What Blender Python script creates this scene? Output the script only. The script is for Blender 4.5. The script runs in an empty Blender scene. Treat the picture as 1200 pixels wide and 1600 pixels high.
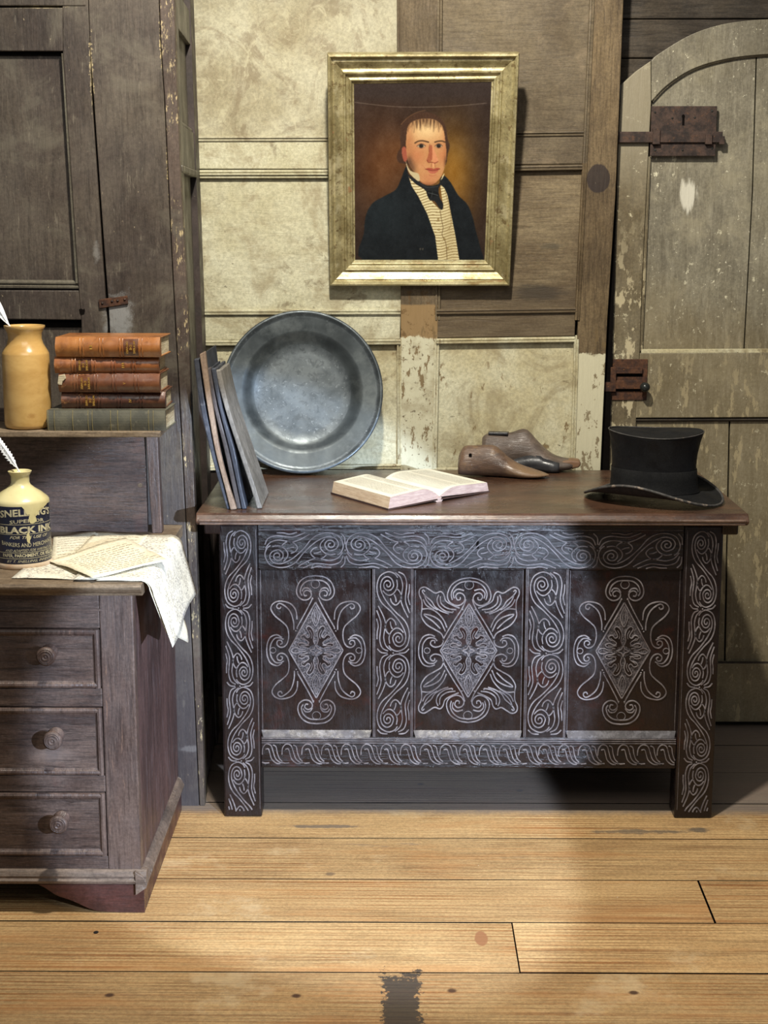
import bpy, bmesh, math, random
import numpy as np
from mathutils import Vector, Matrix
random.seed(7)
R = math.radians
C = bpy.context.scene.collection
SC = bpy.context.scene

# ------------------------------------------------------------------ camera
F = 2400.0
PITCH, YAW = R(10.85), R(-.45)
CAM = np.array([-.17, -3.41, 1.384])
fw = np.array([math.sin(YAW)*math.cos(PITCH), math.cos(YAW)*math.cos(PITCH), -math.sin(PITCH)])
rt = np.array([math.cos(YAW), -math.sin(YAW), 0.0])
up = np.cross(rt, fw)
cd = bpy.data.cameras.new('camera')
cam = bpy.data.objects.new('camera', cd)
C.objects.link(cam)
cam.matrix_world = Matrix(((rt[0], up[0], -fw[0], CAM[0]), (rt[1], up[1], -fw[1], CAM[1]),
                           (rt[2], up[2], -fw[2], CAM[2]), (0, 0, 0, 1)))
cd.sensor_fit = 'VERTICAL'; cd.sensor_height = 36; cd.sensor_width = 27; cd.lens = F*36/1600
cd.clip_start = .05
SC.camera = cam

# ------------------------------------------------------------------ light
wd = bpy.data.worlds.new('world'); SC.world = wd; wd.use_nodes = True
wd.node_tree.nodes['Background'].inputs[0].default_value = (.93, .96, 1, 1)
wd.node_tree.nodes['Background'].inputs[1].default_value = .16


def lamp(kind, name, loc, target, energy, color, **k):
    l = bpy.data.lights.new(name, kind)
    l.energy = energy; l.color = color
    for a, b in k.items():
        setattr(l, a, b)
    o = bpy.data.objects.new(name, l); C.objects.link(o)
    o.location = loc
    o.rotation_euler = (Vector(target)-Vector(loc)).to_track_quat('-Z', 'Y').to_euler()
    return o


# warm ceiling spot above and in front of the chest
lamp('SPOT', 'ceiling_spot', (-.22, -.95, 2.8), (.0, .35, .75), 320, (1, .94, .82),
     spot_size=R(95), spot_blend=.7, shadow_soft_size=.06)
# cold spotlight from the right hand side, its hard pool crosses chest, dresser and floor
lamp('SPOT', 'cool_spot', (.95, -2.75, 1.1), (-.39, -.04, .32), 800, (.64, .78, 1),
     spot_size=R(26.3), spot_blend=.13, shadow_soft_size=.025)
# broad soft fill, added to lift the room; stands for no real lamp
lamp('AREA', 'room_fill', (-.3, -3.0, 2.9), (0, .2, .6), 26, (1, .96, .88), shape='RECTANGLE', size=2.2, size_y=1.2)
vs = SC.view_settings
SC.display_settings.display_device = 'sRGB'
vs.view_transform = 'Standard'; vs.look = 'None'; vs.gamma = 1; vs.use_curve_mapping = False
vs.exposure = 0.0


# ------------------------------------------------------------------ photo geometry -> room geometry
def _ray(u, v):
    return fw + rt*(u-600)/F + up*(800-v)/F


def WY(u, v, y):
    d = _ray(u, v); p = CAM + d*(y-CAM[1])/d[1]
    return float(p[0]), float(p[2])


def FZ(u, v, z):
    d = _ray(u, v); p = CAM + d*(z-CAM[2])/d[2]
    return float(p[0]), float(p[1])


# ------------------------------------------------------------------ node materials
def lin(c):
    return tuple(((x/255.)/12.92 if x/255. <= .04045 else (((x/255.)+.055)/1.055)**2.4) for x in c)+(1.,)


class NT:
    def __init__(s, m, coord):
        s.nt = m.node_tree; s.n = s.nt.nodes; s.l = s.nt.links
        s.bsdf = s.n['Principled BSDF']
        if coord == 'pos':
            s.P = s.n.new('ShaderNodeNewGeometry').outputs['Position']
        else:
            s.P = s.n.new('ShaderNodeTexCoord').outputs['Object']
        s.P0 = s.P

    def _in(s, sock, v):
        if hasattr(v, 'is_linked') or isinstance(v, bpy.types.NodeSocket):
            s.l.new(v, sock)
        else:
            sock.default_value = v

    def vm(s, op, a, b=None, sc=None):
        n = s.n.new('ShaderNodeVectorMath'); n.operation = op
        s._in(n.inputs[0], a)
        if b is not None: s._in(n.inputs[1], b)
        if sc is not None: s._in(n.inputs['Scale'], sc)
        return n.outputs['Value'] if op in ('LENGTH', 'DOT_PRODUCT') else n.outputs[0]

    def m(s, op, a, b=0.0, clamp=False):
        n = s.n.new('ShaderNodeMath'); n.operation = op; n.use_clamp = clamp
        s._in(n.inputs[0], a); s._in(n.inputs[1], b)
        return n.outputs[0]

    def noise(s, sc, st=(1, 1, 1), det=4, rough=.6, dist=0, off=(0, 0, 0)):
        v = s.vm('MULTIPLY_ADD', s.P, st) if False else s.vm('MULTIPLY', s.P, st)
        if any(off): v = s.vm('ADD', v, off)
        n = s.n.new('ShaderNodeTexNoise'); s.l.new(v, n.inputs['Vector'])
        n.inputs['Scale'].default_value = sc; n.inputs['Detail'].default_value = det
        n.inputs['Roughness'].default_value = rough; n.inputs['Distortion'].default_value = dist
        return n.outputs[0]

    def rng(s, f, lo, hi, a=0., b=1.):
        n = s.n.new('ShaderNodeMapRange'); n.interpolation_type = 'SMOOTHSTEP'
        s._in(n.inputs[0], f); n.inputs[1].default_value = lo; n.inputs[2].default_value = hi
        n.inputs[3].default_value = a; n.inputs[4].default_value = b
        return n.outputs[0]

    def mix(s, f, a, b, mode='MIX'):
        n = s.n.new('ShaderNodeMix'); n.data_type = 'RGBA'; n.blend_type = mode
        s._in(n.inputs[0], f); s._in(n.inputs[6], a); s._in(n.inputs[7], b)
        return n.outputs[2]


MATS = {}


def mat(name, c1, c2=None, sc=6, st=(1, 1, 1), grain=None, gamt=.5, gcol=None, rough=.6, rvar=.15, spec=.4, metal=0,
        layers=(), bump=.15, bdist=.002, coord='pos', coat=0, per=False, fine=None, sheen=0, wave=None):
    """procedural material: two tones, optional directional grain, then layered stains, chips and blobs"""
    if name in MATS: return MATS[name]
    m = bpy.data.materials.new(name); m.use_nodes = True
    g = NT(m, coord)
    if per:
        oi = g.n.new('ShaderNodeObjectInfo')
        g.P = g.vm('ADD', g.P, g.vm('SCALE', (7., 3.3, 5.1), sc=oi.outputs['Random']))
    c2 = c2 or tuple(x*.8 for x in c1)
    col = g.mix(g.rng(g.noise(sc, st, 5, .62, .3), .34, .66), lin(c1), lin(c2))
    hgt = g.m('MULTIPLY', g.noise(sc*9, st, 5, .7), .5)
    if per:
        n = g.n.new('ShaderNodeMapRange'); g.l.new(oi.outputs['Random'], n.inputs[0])
        n.inputs[3].default_value = .80; n.inputs[4].default_value = 1.12
        col = g.mix(1.0, col, n.outputs[0], 'MULTIPLY')
    if wave:
        wsc, wst, wd_, wcol, wamt = wave
        n = g.n.new('ShaderNodeTexWave'); n.wave_type = 'BANDS'; n.bands_direction = 'DIAGONAL'
        g.l.new(g.vm('MULTIPLY', g.P, wst), n.inputs['Vector'])
        n.inputs['Scale'].default_value = wsc; n.inputs['Distortion'].default_value = wd_
        n.inputs['Detail'].default_value = 2.5; n.inputs['Detail Scale'].default_value = .8
        f = g.m('MULTIPLY', g.rng(n.outputs['Fac'], .55, 1.), g.rng(g.noise(3, (1, 1, 1), 2), .35, .7, .25, 1.))
        col = g.mix(g.m('MULTIPLY', f, wamt), col, lin(wcol))
        hgt = g.m('SUBTRACT', hgt, g.m('MULTIPLY', f, .3))
    if grain:
        gf = g.rng(g.noise(grain[0], grain[1], 6, .72, .4), .42, .70)
        if per:
            gf = g.m('MULTIPLY', gf, g.rng(g.noise(3.2, (.45, 3.2, 1), 4, .6, 0, (2, 7, 1)), .38, .62, .22, 1.))
        col = g.mix(g.m('MULTIPLY', gf, gamt), col, lin(gcol or tuple(x*.45 for x in c1)))
        gf2 = g.rng(g.noise(grain[0]*3.1, grain[1], 4, .7), .5, .8)
        col = g.mix(g.m('MULTIPLY', gf2, gamt*.5), col, lin(tuple(min(255, x*1.35+12) for x in c1)))
        hgt = g.m('SUBTRACT', hgt, g.m('MULTIPLY', gf, .9))
    if fine is None and coord == 'pos': fine = (150, .16)
    if fine:
        ff = g.rng(g.noise(fine[0], (1, 1, 1), 3, .8), .35, .65, 1-fine[1], 1+fine[1])
        col = g.mix(1.0, col, ff, 'MULTIPLY')
    for L in layers:
        t = L.get('t', 'n')
        if t == 'n':
            f = g.rng(g.noise(L['sc'], L.get('st', (1, 1, 1)), L.get('det', 6), L.get('ro', .7), L.get('di', 0),
                              L.get('off', (3.3, 1.1, 9.2))), L['lo'], L['hi'])
            if 'msc' in L:
                f = g.m('MULTIPLY', f, g.rng(g.noise(L['msc'], (1, 1, 1), 3, .5, 0, (8, 2, 5)), L['mlo'], L['mlo']+.12))
        elif t == 'blob':
            p = g.vm('DIVIDE', g.vm('SUBTRACT', g.P0, L['c']), L['r'])
            if L.get('box'):
                sx_ = g.n.new('ShaderNodeSeparateXYZ'); g.l.new(g.vm('ABSOLUTE', p), sx_.inputs[0])
                d = g.m('MAXIMUM', sx_.outputs[0], sx_.outputs[1])
            else:
                d = g.vm('LENGTH', p)
            d = g.m('ADD', d, g.m('MULTIPLY', g.m('SUBTRACT', g.noise(L.get('nsc', 30), L.get('st', (1, 1, 1)), 5, .75), .5), L.get('rag', 1.2)))
            f = g.rng(d, L.get('in', .75), L.get('out', 1.0), 1., 0.)
        elif t == 'half':      # ragged boundary along an axis: colour on the positive side of 'at'
            d = g.vm('DOT_PRODUCT', g.P0, L['n'])
            d = g.m('ADD', d, g.m('MULTIPLY', g.m('SUBTRACT', g.noise(L.get('nsc', 14), (1, 1, 1), 5, .75), .5), L.get('rag', .05)))
            f = g.rng(d, L['at']-L.get('w', .004), L['at']+L.get('w', .004))
        if 'zone' in L:        # keep the layer inside a soft zone
            zn, za, zb = L['zone']
            f = g.m('MULTIPLY', f, g.rng(g.vm('DOT_PRODUCT', g.P0, zn), za, zb))
        col = g.mix(g.m('MULTIPLY', f, L.get('amt', 1.)), col, lin(L['col']))
        if 'h' in L:
            hgt = g.m('ADD', hgt, g.m('MULTIPLY', f, L['h']))
    g.l.new(col, g.bsdf.inputs['Base Color'])
    rn = g.rng(g.noise(sc*2.3, (1, 1, 1), 4), .3, .7, max(.03, rough-rvar), min(1, rough+rvar))
    g.l.new(rn, g.bsdf.inputs['Roughness'])
    g.bsdf.inputs['Metallic'].default_value = metal
    g.bsdf.inputs['Specular IOR Level'].default_value = spec
    g.bsdf.inputs['Coat Weight'].default_value = coat
    g.bsdf.inputs['Coat Roughness'].default_value = .25
    if sheen:
        g.bsdf.inputs['Sheen Weight'].default_value = sheen
    if bump:
        b = g.n.new('ShaderNodeBump'); b.inputs['Strength'].default_value = bump; b.inputs['Distance'].default_value = bdist
        g.l.new(hgt, b.inputs['Height']); g.l.new(b.outputs[0], g.bsdf.inputs['Normal'])
    MATS[name] = m
    return m


# ------------------------------------------------------------------ mesh building
def tagd(o, label=None, cat=None, group=None, kind=None):
    if label: o['label'] = label
    if cat: o['category'] = cat
    if group: o['group'] = group
    if kind: o['kind'] = kind
    return o


def thing(name, loc, label, cat, rot=(0, 0, 0), group=None):
    o = bpy.data.objects.new(name, None); C.objects.link(o)
    o.empty_display_size = .05
    o.location = loc; o.rotation_euler = rot
    return tagd(o, label, cat, group)


class MB:
    def __init__(s): s.v = []; s.f = []; s.mi = []; s.cur = 0

    def add(s, vs_, fs):
        b = len(s.v); s.v += [tuple(map(float, p)) for p in vs_]
        s.f += [tuple(i+b for i in f) for f in fs]; s.mi += [s.cur]*len(fs)
        return s

    def box(s, x0, x1, y0, y1, z0, z1):
        return s.prism([(x0, z0), (x1, z0), (x1, z1), (x0, z1)], y0, y1)

    def prism(s, poly, y0, y1, ax='y', poly2=None):
        """extrude a 2D polygon. ax y: (x,z); z: (x,y); x: (y,z)"""
        n = len(poly); poly2 = poly2 or poly
        mk = {'y': lambda a, b, c: (a, c, b), 'z': lambda a, b, c: (a, b, c), 'x': lambda a, b, c: (c, a, b)}[ax]
        vs_ = [mk(p[0], p[1], y0) for p in poly]+[mk(p[0], p[1], y1) for p in poly2]
        fs = [tuple(range(n)), tuple(range(2*n-1, n-1, -1))]+[(i, n+i, n+(i+1) % n, (i+1) % n) for i in range(n)]
        return s.add(vs_, fs)

    def lathe(s, prof, n=48, c=(0, 0, 0), M=None, sx=1, sy=1):
        vs_ = []; fs = []; k = len(prof)
        for i in range(n):
            a = 2*math.pi*i/n
            for r, z in prof:
                p = Vector((r*math.cos(a)*sx, r*math.sin(a)*sy, z))
                if M is not None: p = M @ p
                vs_.append((p.x+c[0], p.y+c[1], p.z+c[2]))
        for i in range(n):
            j = (i+1) % n
            for q in range(k-1):
                fs.append((i*k+q, j*k+q, j*k+q+1, i*k+q+1))
        if prof[0][0] > 1e-6: fs.append(tuple(i*k for i in range(n))[::-1])
        if prof[-1][0] > 1e-6: fs.append(tuple(i*k+k-1 for i in range(n)))
        return s.add(vs_, fs)

    def sweep(s, path, prof, closed=False, upv=(0, 0, 1), cap=True):
        """profile (a,b) swept: a along side vector, b along up-ish"""
        n = len(path); P = [Vector(p) for p in path]; k = len(prof); vs_ = []; fs = []
        for i in range(n):
            if closed: t = P[(i+1) % n]-P[i-1]
            else: t = P[min(i+1, n-1)]-P[max(i-1, 0)]
            if t.length < 1e-9: t = Vector((1, 0, 0))
            t.normalize(); U = Vector(upv); sd = t.cross(U)
            if sd.length < 1e-6: sd = Vector((1, 0, 0))
            sd.normalize(); w = sd.cross(t)
            f = 1.
            if 0 < i < n-1 or closed:
                a = (P[i]-P[i-1]).normalized(); b = (P[(i+1) % n]-P[i]).normalized()
                f = 1/max(.5, math.sqrt(max(.25, (1+a.dot(b))/2)))
            for pa, pb in prof:
                vs_.append(P[i]+sd*pa*f+w*pb)
        m = n if closed else n-1
        for i in range(m):
            j = (i+1) % n
            for q in range(k):
                r = (q+1) % k
                fs.append((i*k+q, j*k+q, j*k+r, i*k+r))
        if cap and not closed:
            fs.append(tuple(range(k))[::-1]); fs.append(tuple((n-1)*k+q for q in range(k)))
        return s.add([tuple(v) for v in vs_], fs)

    def tube(s, path, r, n=8, rr=None):
        P = [Vector(p) for p in path]; vs_ = []; fs = []; m = len(P)
        ref = Vector((0, 0, 1))
        for i in range(m):
            t = (P[min(i+1, m-1)]-P[max(i-1, 0)]).normalized()
            a = t.cross(ref)
            if a.length < .05: a = t.cross(Vector((1, 0, 0)))
            a.normalize(); b = a.cross(t)
            ri = rr[i] if rr else r
            for q in range(n):
                an = 2*math.pi*q/n
                vs_.append(tuple(P[i]+a*math.cos(an)*ri+b*math.sin(an)*ri))
        for i in range(m-1):
            for q in range(n):
                p = (q+1) % n
                fs.append((i*n+q, i*n+p, (i+1)*n+p, (i+1)*n+q))
        fs.append(tuple(range(n))[::-1]); fs.append(tuple((m-1)*n+q for q in range(n)))
        return s.add(vs_, fs)

    def ridge(s, path, w, h, y):
        """raised carved line on a front plane (x,z), apex towards -y"""
        n = len(path); vs_ = []; fs = []
        for i in range(n):
            a = path[max(i-1, 0)]; b = path[min(i+1, n-1)]
            tx, tz = b[0]-a[0], b[1]-a[1]; L = math.hypot(tx, tz) or 1
            nx, nz = -tz/L, tx/L; x, z = path[i]
            for o, d in ((-w/2, -.0012), (-w*.28, h*.85), (w*.28, h*.85), (w/2, -.0012)):
                vs_.append((x+nx*o, y-d, z+nz*o))
        for i in range(n-1):
            for q in range(3):
                fs.append((i*4+q, i*4+q+1, (i+1)*4+q+1, (i+1)*4+q))
        fs += [(3, 2, 1, 0), ((n-1)*4, (n-1)*4+1, (n-1)*4+2, (n-1)*4+3)]
        return s.add(vs_, fs)

    def build(s, name, m, parent=None, org=None, bev=0, smooth=False, label=None, angle=None, kind=None, seg=2):
        me = bpy.data.meshes.new(name)
        if org is None:
            org = tuple(parent.matrix_world.translation) if False else (0, 0, 0)
        vs_ = [(a-org[0], b-org[1], c-org[2]) for a, b, c in s.v]
        me.from_pydata(vs_, [], s.f)
        ms = m if isinstance(m, (list, tuple)) else [m]
        for q in ms: me.materials.append(q)
        if len(ms) > 1: me.polygons.foreach_set('material_index', s.mi)
        bm = bmesh.new(); bm.from_mesh(me); bmesh.ops.recalc_face_normals(bm, faces=bm.faces); bm.to_mesh(me); bm.free()
        if smooth:
            me.polygons.foreach_set('use_smooth', [True]*len(me.polygons))
            if angle is not None:
                me.set_sharp_from_angle(angle=R(angle))
        me.update()
        o = bpy.data.objects.new(name, me); C.objects.link(o)
        if parent: o.parent = parent
        if bev:
            b = o.modifiers.new('bevel', 'BEVEL'); b.width = bev; b.segments = seg; b.limit_method = 'ANGLE'; b.angle_limit = R(35)
        if label: o['label'] = label
        if kind: o['kind'] = kind
        return o


def cr(pts, n=6, closed=False):
    """Catmull-Rom through points"""
    P = [tuple(p) for p in pts]; out = []; m = len(P); D = len(P[0])
    rng_ = range(m if closed else m-1)
    for i in rng_:
        if closed: p0, p1, p2, p3 = P[i-1], P[i], P[(i+1) % m], P[(i+2) % m]
        else: p0, p1, p2, p3 = P[max(i-1, 0)], P[i], P[i+1], P[min(i+2, m-1)]
        for k in range(n):
            t = k/n
            out.append(tuple(.5*(2*p1[d]+(p2[d]-p0[d])*t+(2*p0[d]-5*p1[d]+4*p2[d]-p3[d])*t*t+(3*p1[d]-p0[d]-3*p2[d]+p3[d])*t**3) for d in range(D)))
    if not closed: out.append(P[-1])
    return out


def P2(pts, y):
    return [WY(u, v, y) for u, v in pts]


def struct(name, mb, m, parent=None, bev=.0015, label=None, **k):
    o = mb.build(name, m, parent, bev=bev, **k)
    if parent is None: o['kind'] = 'structure'
    if label: o['label'] = label
    return o


def slab(name, poly_px, y, d, m, parent, bev=.002, org=(0, 0, 0), label=None, **k):
    """board whose front outline was surveyed on the plane y; d is its thickness"""
    return MB().prism(P2(poly_px, y), y, y+d).build(name, m, parent, org=org, bev=bev, label=label, **k)

# ================================================================== MATERIALS
YW = .62     # wall panelling plane
YD = .655    # door plane
wx, wz = WY(830, 455, YW)


def W3(u, v, y=YW):
    x, z = WY(u, v, y); return (x, y, z)


GH = (14, (1, 6, 9)); GV = (14, (9, 6, .8))
dirt = [dict(sc=5, lo=.48, hi=.64, amt=.6, col=(132, 118, 88), di=1.2),
        dict(sc=20, lo=.54, hi=.66, amt=.6, col=(98, 82, 58), di=.6, msc=3, mlo=.45),
        dict(sc=75, st=(.6, 1, 1.4), lo=.62, hi=.66, amt=.8, col=(62, 50, 38), msc=5, mlo=.5),
        dict(sc=34, st=(1, 1, 3), lo=.62, hi=.66, amt=.5, col=(84, 70, 52), msc=7, mlo=.52, off=(4, 4, 1))]
M_pale = mat('pale_paint_worn', (188, 185, 160), (168, 162, 132), sc=4, layers=dirt+[
    dict(sc=11, lo=.6, hi=.7, amt=.35, col=(205, 203, 180), off=(1, 9, 4), di=1.5)], rough=.6, spec=.25, bump=.3, grain=(9, (1, 4, 5)), gamt=.14, gcol=(120, 104, 74))
M_pale_top = mat('pale_paint_smoky', (168, 163, 140), (146, 138, 112), sc=5, layers=[
    dict(sc=6, lo=.48, hi=.62, amt=.6, col=(112, 98, 76), di=1.8),
    dict(sc=16, lo=.55, hi=.68, amt=.5, col=(186, 180, 152), off=(1, 9, 4), di=2),
    dict(t='half', n=(.5, 0, 1), at=1.76, w=.2, rag=.25, col=(110, 104, 88), amt=.45),
    dict(sc=70, lo=.67, hi=.70, amt=.7, col=(60, 50, 38), msc=5, mlo=.52)], rough=.65, spec=.2, bump=.3)
M_paler = mat('pale_paint_chipped', (188, 184, 158), (172, 162, 128), sc=5, layers=dirt+[
    dict(sc=34, st=(1.4, 1, .7), lo=.6, hi=.63, amt=.9, col=(112, 92, 62), msc=6, mlo=.5, h=-.8),
    dict(sc=80, st=(1.2, 1, .8), lo=.62, hi=.64, amt=.8, col=(66, 52, 36), msc=4, mlo=.55)], rough=.6, spec=.2, bump=.3)
M_brown = mat('brown_limewood_panel', (104, 92, 72), (82, 71, 55), sc=4, grain=GH, gamt=.45, gcol=(54, 44, 33), rough=.6, spec=.25,
              layers=[dict(sc=9, lo=.55, hi=.7, amt=.35, col=(140, 122, 98), di=1.2),
                      dict(sc=60, lo=.68, hi=.72, amt=.6, col=(160, 146, 120), msc=4, mlo=.5)], bump=.25)
M_oak = mat('bare_oak_panel', (118, 104, 80), (92, 78, 58), sc=5, st=(1, 1, 3), grain=(10, (1, 6, 11)), gamt=.55, gcol=(66, 52, 36), rough=.55, spec=.25,
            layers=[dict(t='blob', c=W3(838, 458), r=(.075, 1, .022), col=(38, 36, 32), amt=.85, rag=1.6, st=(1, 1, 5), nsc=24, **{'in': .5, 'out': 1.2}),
                    dict(t='blob', c=W3(862, 385), r=(.03, 1, .01), col=(72, 66, 54), amt=.6, rag=1.4, **{'in': .4, 'out': 1.2}),
                    dict(t='half', n=(0, 0, -1), at=-WY(700, 447, YW)[1], w=.02, rag=.02, col=(74, 62, 48), amt=.5)], bump=.3)
zs_ = WY(655, 530, YW)[1]
M_stile = mat('centre_stile_paint', (102, 88, 68), (82, 70, 53), sc=6, grain=GV, gamt=.45, rough=.6, spec=.25, layers=[
    dict(t='half', n=(0, 0, -1), at=-WY(655, 476, YW)[1], w=.003, rag=.01, col=(134, 110, 76), amt=1),
    dict(sc=40, lo=.55, hi=.6, amt=.7, col=(88, 66, 38), zone=((0, 0, -1), -1.2, -1.195)),
    dict(t='half', n=(0, 0, -1), at=-WY(655, 528, YW)[1], w=.003, rag=.05, nsc=22, col=(190, 186, 160), amt=1, h=1.5),
    dict(sc=9, lo=.48, hi=.62, amt=.55, col=(140, 126, 98), zone=((0, 0, -1), -1.12, -1.1)),
    dict(sc=40, st=(1.6, 1, .6), lo=.57, hi=.6, amt=.9, col=(112, 92, 62), zone=((0, 0, -1), -1.12, -1.1)),
    dict(sc=90, lo=.6, hi=.63, amt=.8, col=(84, 68, 48), zone=((0, 0, -1), -1.1, -1.05))], bump=.35)
M_stileR = mat('right_stile_wood', (104, 88, 64), (80, 66, 47), sc=6, grain=GV, gamt=.6, gcol=(44, 34, 24), rough=.6, spec=.25, layers=[
    dict(t='blob', c=W3(935, 279), r=(.031, 1, .038), col=(44, 36, 34), amt=.9, rag=.25, **{'in': .9, 'out': 1.0}),
    dict(sc=60, lo=.67, hi=.71, amt=.6, col=(176, 160, 128), msc=4, mlo=.5),
    dict(t='half', n=(0, 0, -1), at=-WY(920, 552, YW)[1], w=.003, rag=.05, nsc=16, col=(190, 184, 156), amt=1, h=1.2),
    dict(sc=30, st=(1.4, 1, .7), lo=.56, hi=.6, amt=.8, col=(104, 86, 58), zone=((0, 0, -1), -1.12, -1.08))], bump=.35)
M_greydoor = mat('grey_green_door_paint', (128, 122, 104), (104, 98, 83), sc=5, grain=(10, (6, 5, .7)), gamt=.4, gcol=(74, 67, 54), rough=.5, spec=.35, layers=[
    dict(sc=7, lo=.52, hi=.66, amt=.4, col=(146, 138, 114), di=.5),
    dict(t='blob', c=W3(1077, 305, YD), r=(.026, 1, .05), col=(196, 192, 176), amt=.85, rag=1.8, nsc=60, st=(1, 1, .12), **{'in': .55, 'out': .95}),
    dict(sc=46, st=(1.1, 1, .8), lo=.63, hi=.65, amt=.9, col=(196, 190, 164), msc=4, mlo=.38, h=-.6),
    dict(sc=110, lo=.645, hi=.665, amt=.85, col=(200, 194, 170), msc=3, mlo=.38, h=-.4),
    dict(sc=18, st=(3, 1, .5), lo=.5, hi=.7, amt=.25, col=(168, 162, 142)), dict(sc=3, lo=.52, hi=.7, amt=.35, col=(92, 84, 62), off=(5, 2, 8)),
    dict(sc=22, st=(2, 1, .6), lo=.56, hi=.60, amt=.75, col=(178, 166, 134), zone=((0, 0, -1), -1.2, -.85)),
    dict(sc=40, st=(6, 1, .5), lo=.68, hi=.7, amt=.5, col=(190, 182, 156), msc=4, mlo=.5),
    dict(t='half', n=(-.35, 0, -1), at=-1.36, w=.12, rag=.2, col=(120, 104, 70), amt=.4)], bump=.3)
M_doorstile = mat('grey_door_stile_chipped', (116, 106, 84), (92, 81, 60), sc=6, grain=(10, (6, 5, .7)), gamt=.3, rough=.5, spec=.35, layers=[
    dict(sc=24, st=(1.6, 1, .7), lo=.53, hi=.57, amt=.85, col=(182, 170, 138), zone=((0, 0, -1), -1.45, -1.1), h=-.6),
    dict(sc=50, lo=.62, hi=.64, amt=.85, col=(190, 182, 152), msc=4, mlo=.45, h=-.5),
    dict(t='half', n=(0, 0, 1), at=1.5, w=.1, rag=.1, col=(132, 124, 104), amt=.8)], bump=.3)
M_lintel = mat('dark_smoked_oak', (66, 58, 48), (44, 38, 32), sc=6, grain=(12, (1, 6, 10)), gamt=.6, gcol=(24, 20, 16), rough=.65, spec=.25, bump=.4)
M_cupdark = mat('dark_post_and_gap_shade', (62, 52, 48), (44, 37, 34), sc=8, rough=.55, layers=[
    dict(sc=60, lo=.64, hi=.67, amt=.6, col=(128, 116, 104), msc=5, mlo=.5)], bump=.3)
M_gap = mat('dark_gap', (16, 13, 11), (10, 8, 7), rough=.9, spec=.05, bump=0)
M_iron = mat('rusty_iron', (70, 54, 46), (42, 34, 31), sc=40, rough=.6, spec=.4, metal=.35, layers=[
    dict(sc=60, lo=.55, hi=.65, amt=.6, col=(96, 66, 46))], bump=.7, bdist=.001)
M_rust = mat('orange_rusty_iron', (90, 60, 42), (56, 40, 34), sc=60, rough=.7, spec=.3, metal=.3, layers=[
    dict(sc=70, lo=.6, hi=.64, amt=.8, col=(170, 112, 50), msc=30, mlo=.5)], bump=.8, bdist=.001)
M_knobiron = mat('dark_round_knob', (52, 54, 52), (40, 42, 40), sc=30, rough=.35, metal=.4, bump=.2)

cupl = [dict(sc=7, lo=.5, hi=.66, amt=.5, col=(98, 92, 80), di=.8), dict(sc=40, st=(2.2, 1, .35), lo=.6, hi=.68, amt=.4, col=(122, 114, 100)),
        dict(sc=12, st=(5, 1, 5), di=3, lo=.70, hi=.715, amt=.5, col=(150, 142, 126)),
        dict(sc=70, st=(1.6, 1, .7), lo=.66, hi=.69, amt=.8, col=(168, 152, 124), msc=4, mlo=.46),
        dict(sc=26, st=(1.2, 1, .8), lo=.68, hi=.70, amt=.7, col=(164, 150, 126), msc=3, mlo=.5)]
M_cup = mat('dark_brown_painted_cupboard', (80, 72, 63), (58, 50, 45), sc=4, grain=(13, (8, 6, .8)), gamt=.5, gcol=(36, 31, 28), rough=.5, spec=.35,
            layers=cupl+[dict(t='blob', c=W3(186, 500, .07), r=(.038, 1, .075), col=(136, 136, 134), amt=.75, rag=2.2, nsc=34, **{'in': .3, 'out': 1.0}),
                         dict(t='blob', c=W3(150, 395, .07), r=(.012, 1, .03), col=(130, 128, 124), amt=.5, rag=2, **{'in': .3, 'out': 1.}),
                         dict(t='blob', c=W3(143, 110, .07), r=(.009, 1, .16), col=(176, 160, 124), amt=.8, rag=2.6, nsc=110, **{'in': .1, 'out': .45}),
                         dict(t='blob', c=W3(252, 60, .07), r=(.008, 1, .12), col=(190, 170, 124), amt=.8, rag=2.6, nsc=110, **{'in': .2, 'out': .5}),
                         dict(t='blob', c=W3(262, 250, .07), r=(.007, 1, .12), col=(190, 170, 124), amt=.8, rag=2.6, nsc=110, **{'in': .1, 'out': .4}),
                         dict(t='blob', c=W3(60, 11, .07), r=(.1, 1, .004), col=(176, 160, 124), amt=.7, rag=1.6, nsc=90, **{'in': .3, 'out': .8}),
                         dict(t='blob', c=W3(298, 1170, .07), r=(.03, 1, .012), col=(130, 126, 122), amt=.6, rag=1.6, **{'in': .5, 'out': 1.}),
                         dict(t='half', n=(0, 0, -1), at=-.75, w=.2, rag=.1, col=(74, 70, 74), amt=.45)], bump=.3)
M_cupedge = mat('cupboard_edge_chipped', (84, 72, 64), (62, 52, 46), sc=5, grain=(13, (8, 6, .8)), gamt=.3, rough=.5, spec=.35,
                layers=cupl+[dict(sc=110, st=(1.6, 1, .45), lo=.57, hi=.60, amt=.85, col=(178, 160, 122), msc=9, mlo=.46, h=-.8)], bump=.4)
M_cupside = mat('cupboard_side_grey_green', (98, 94, 82), (78, 72, 62), sc=5, grain=(13, (6, 6, .7)), gamt=.35, rough=.5, spec=.3, layers=[
    dict(sc=30, lo=.62, hi=.66, amt=.4, col=(120, 116, 98))], bump=.25)


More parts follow.
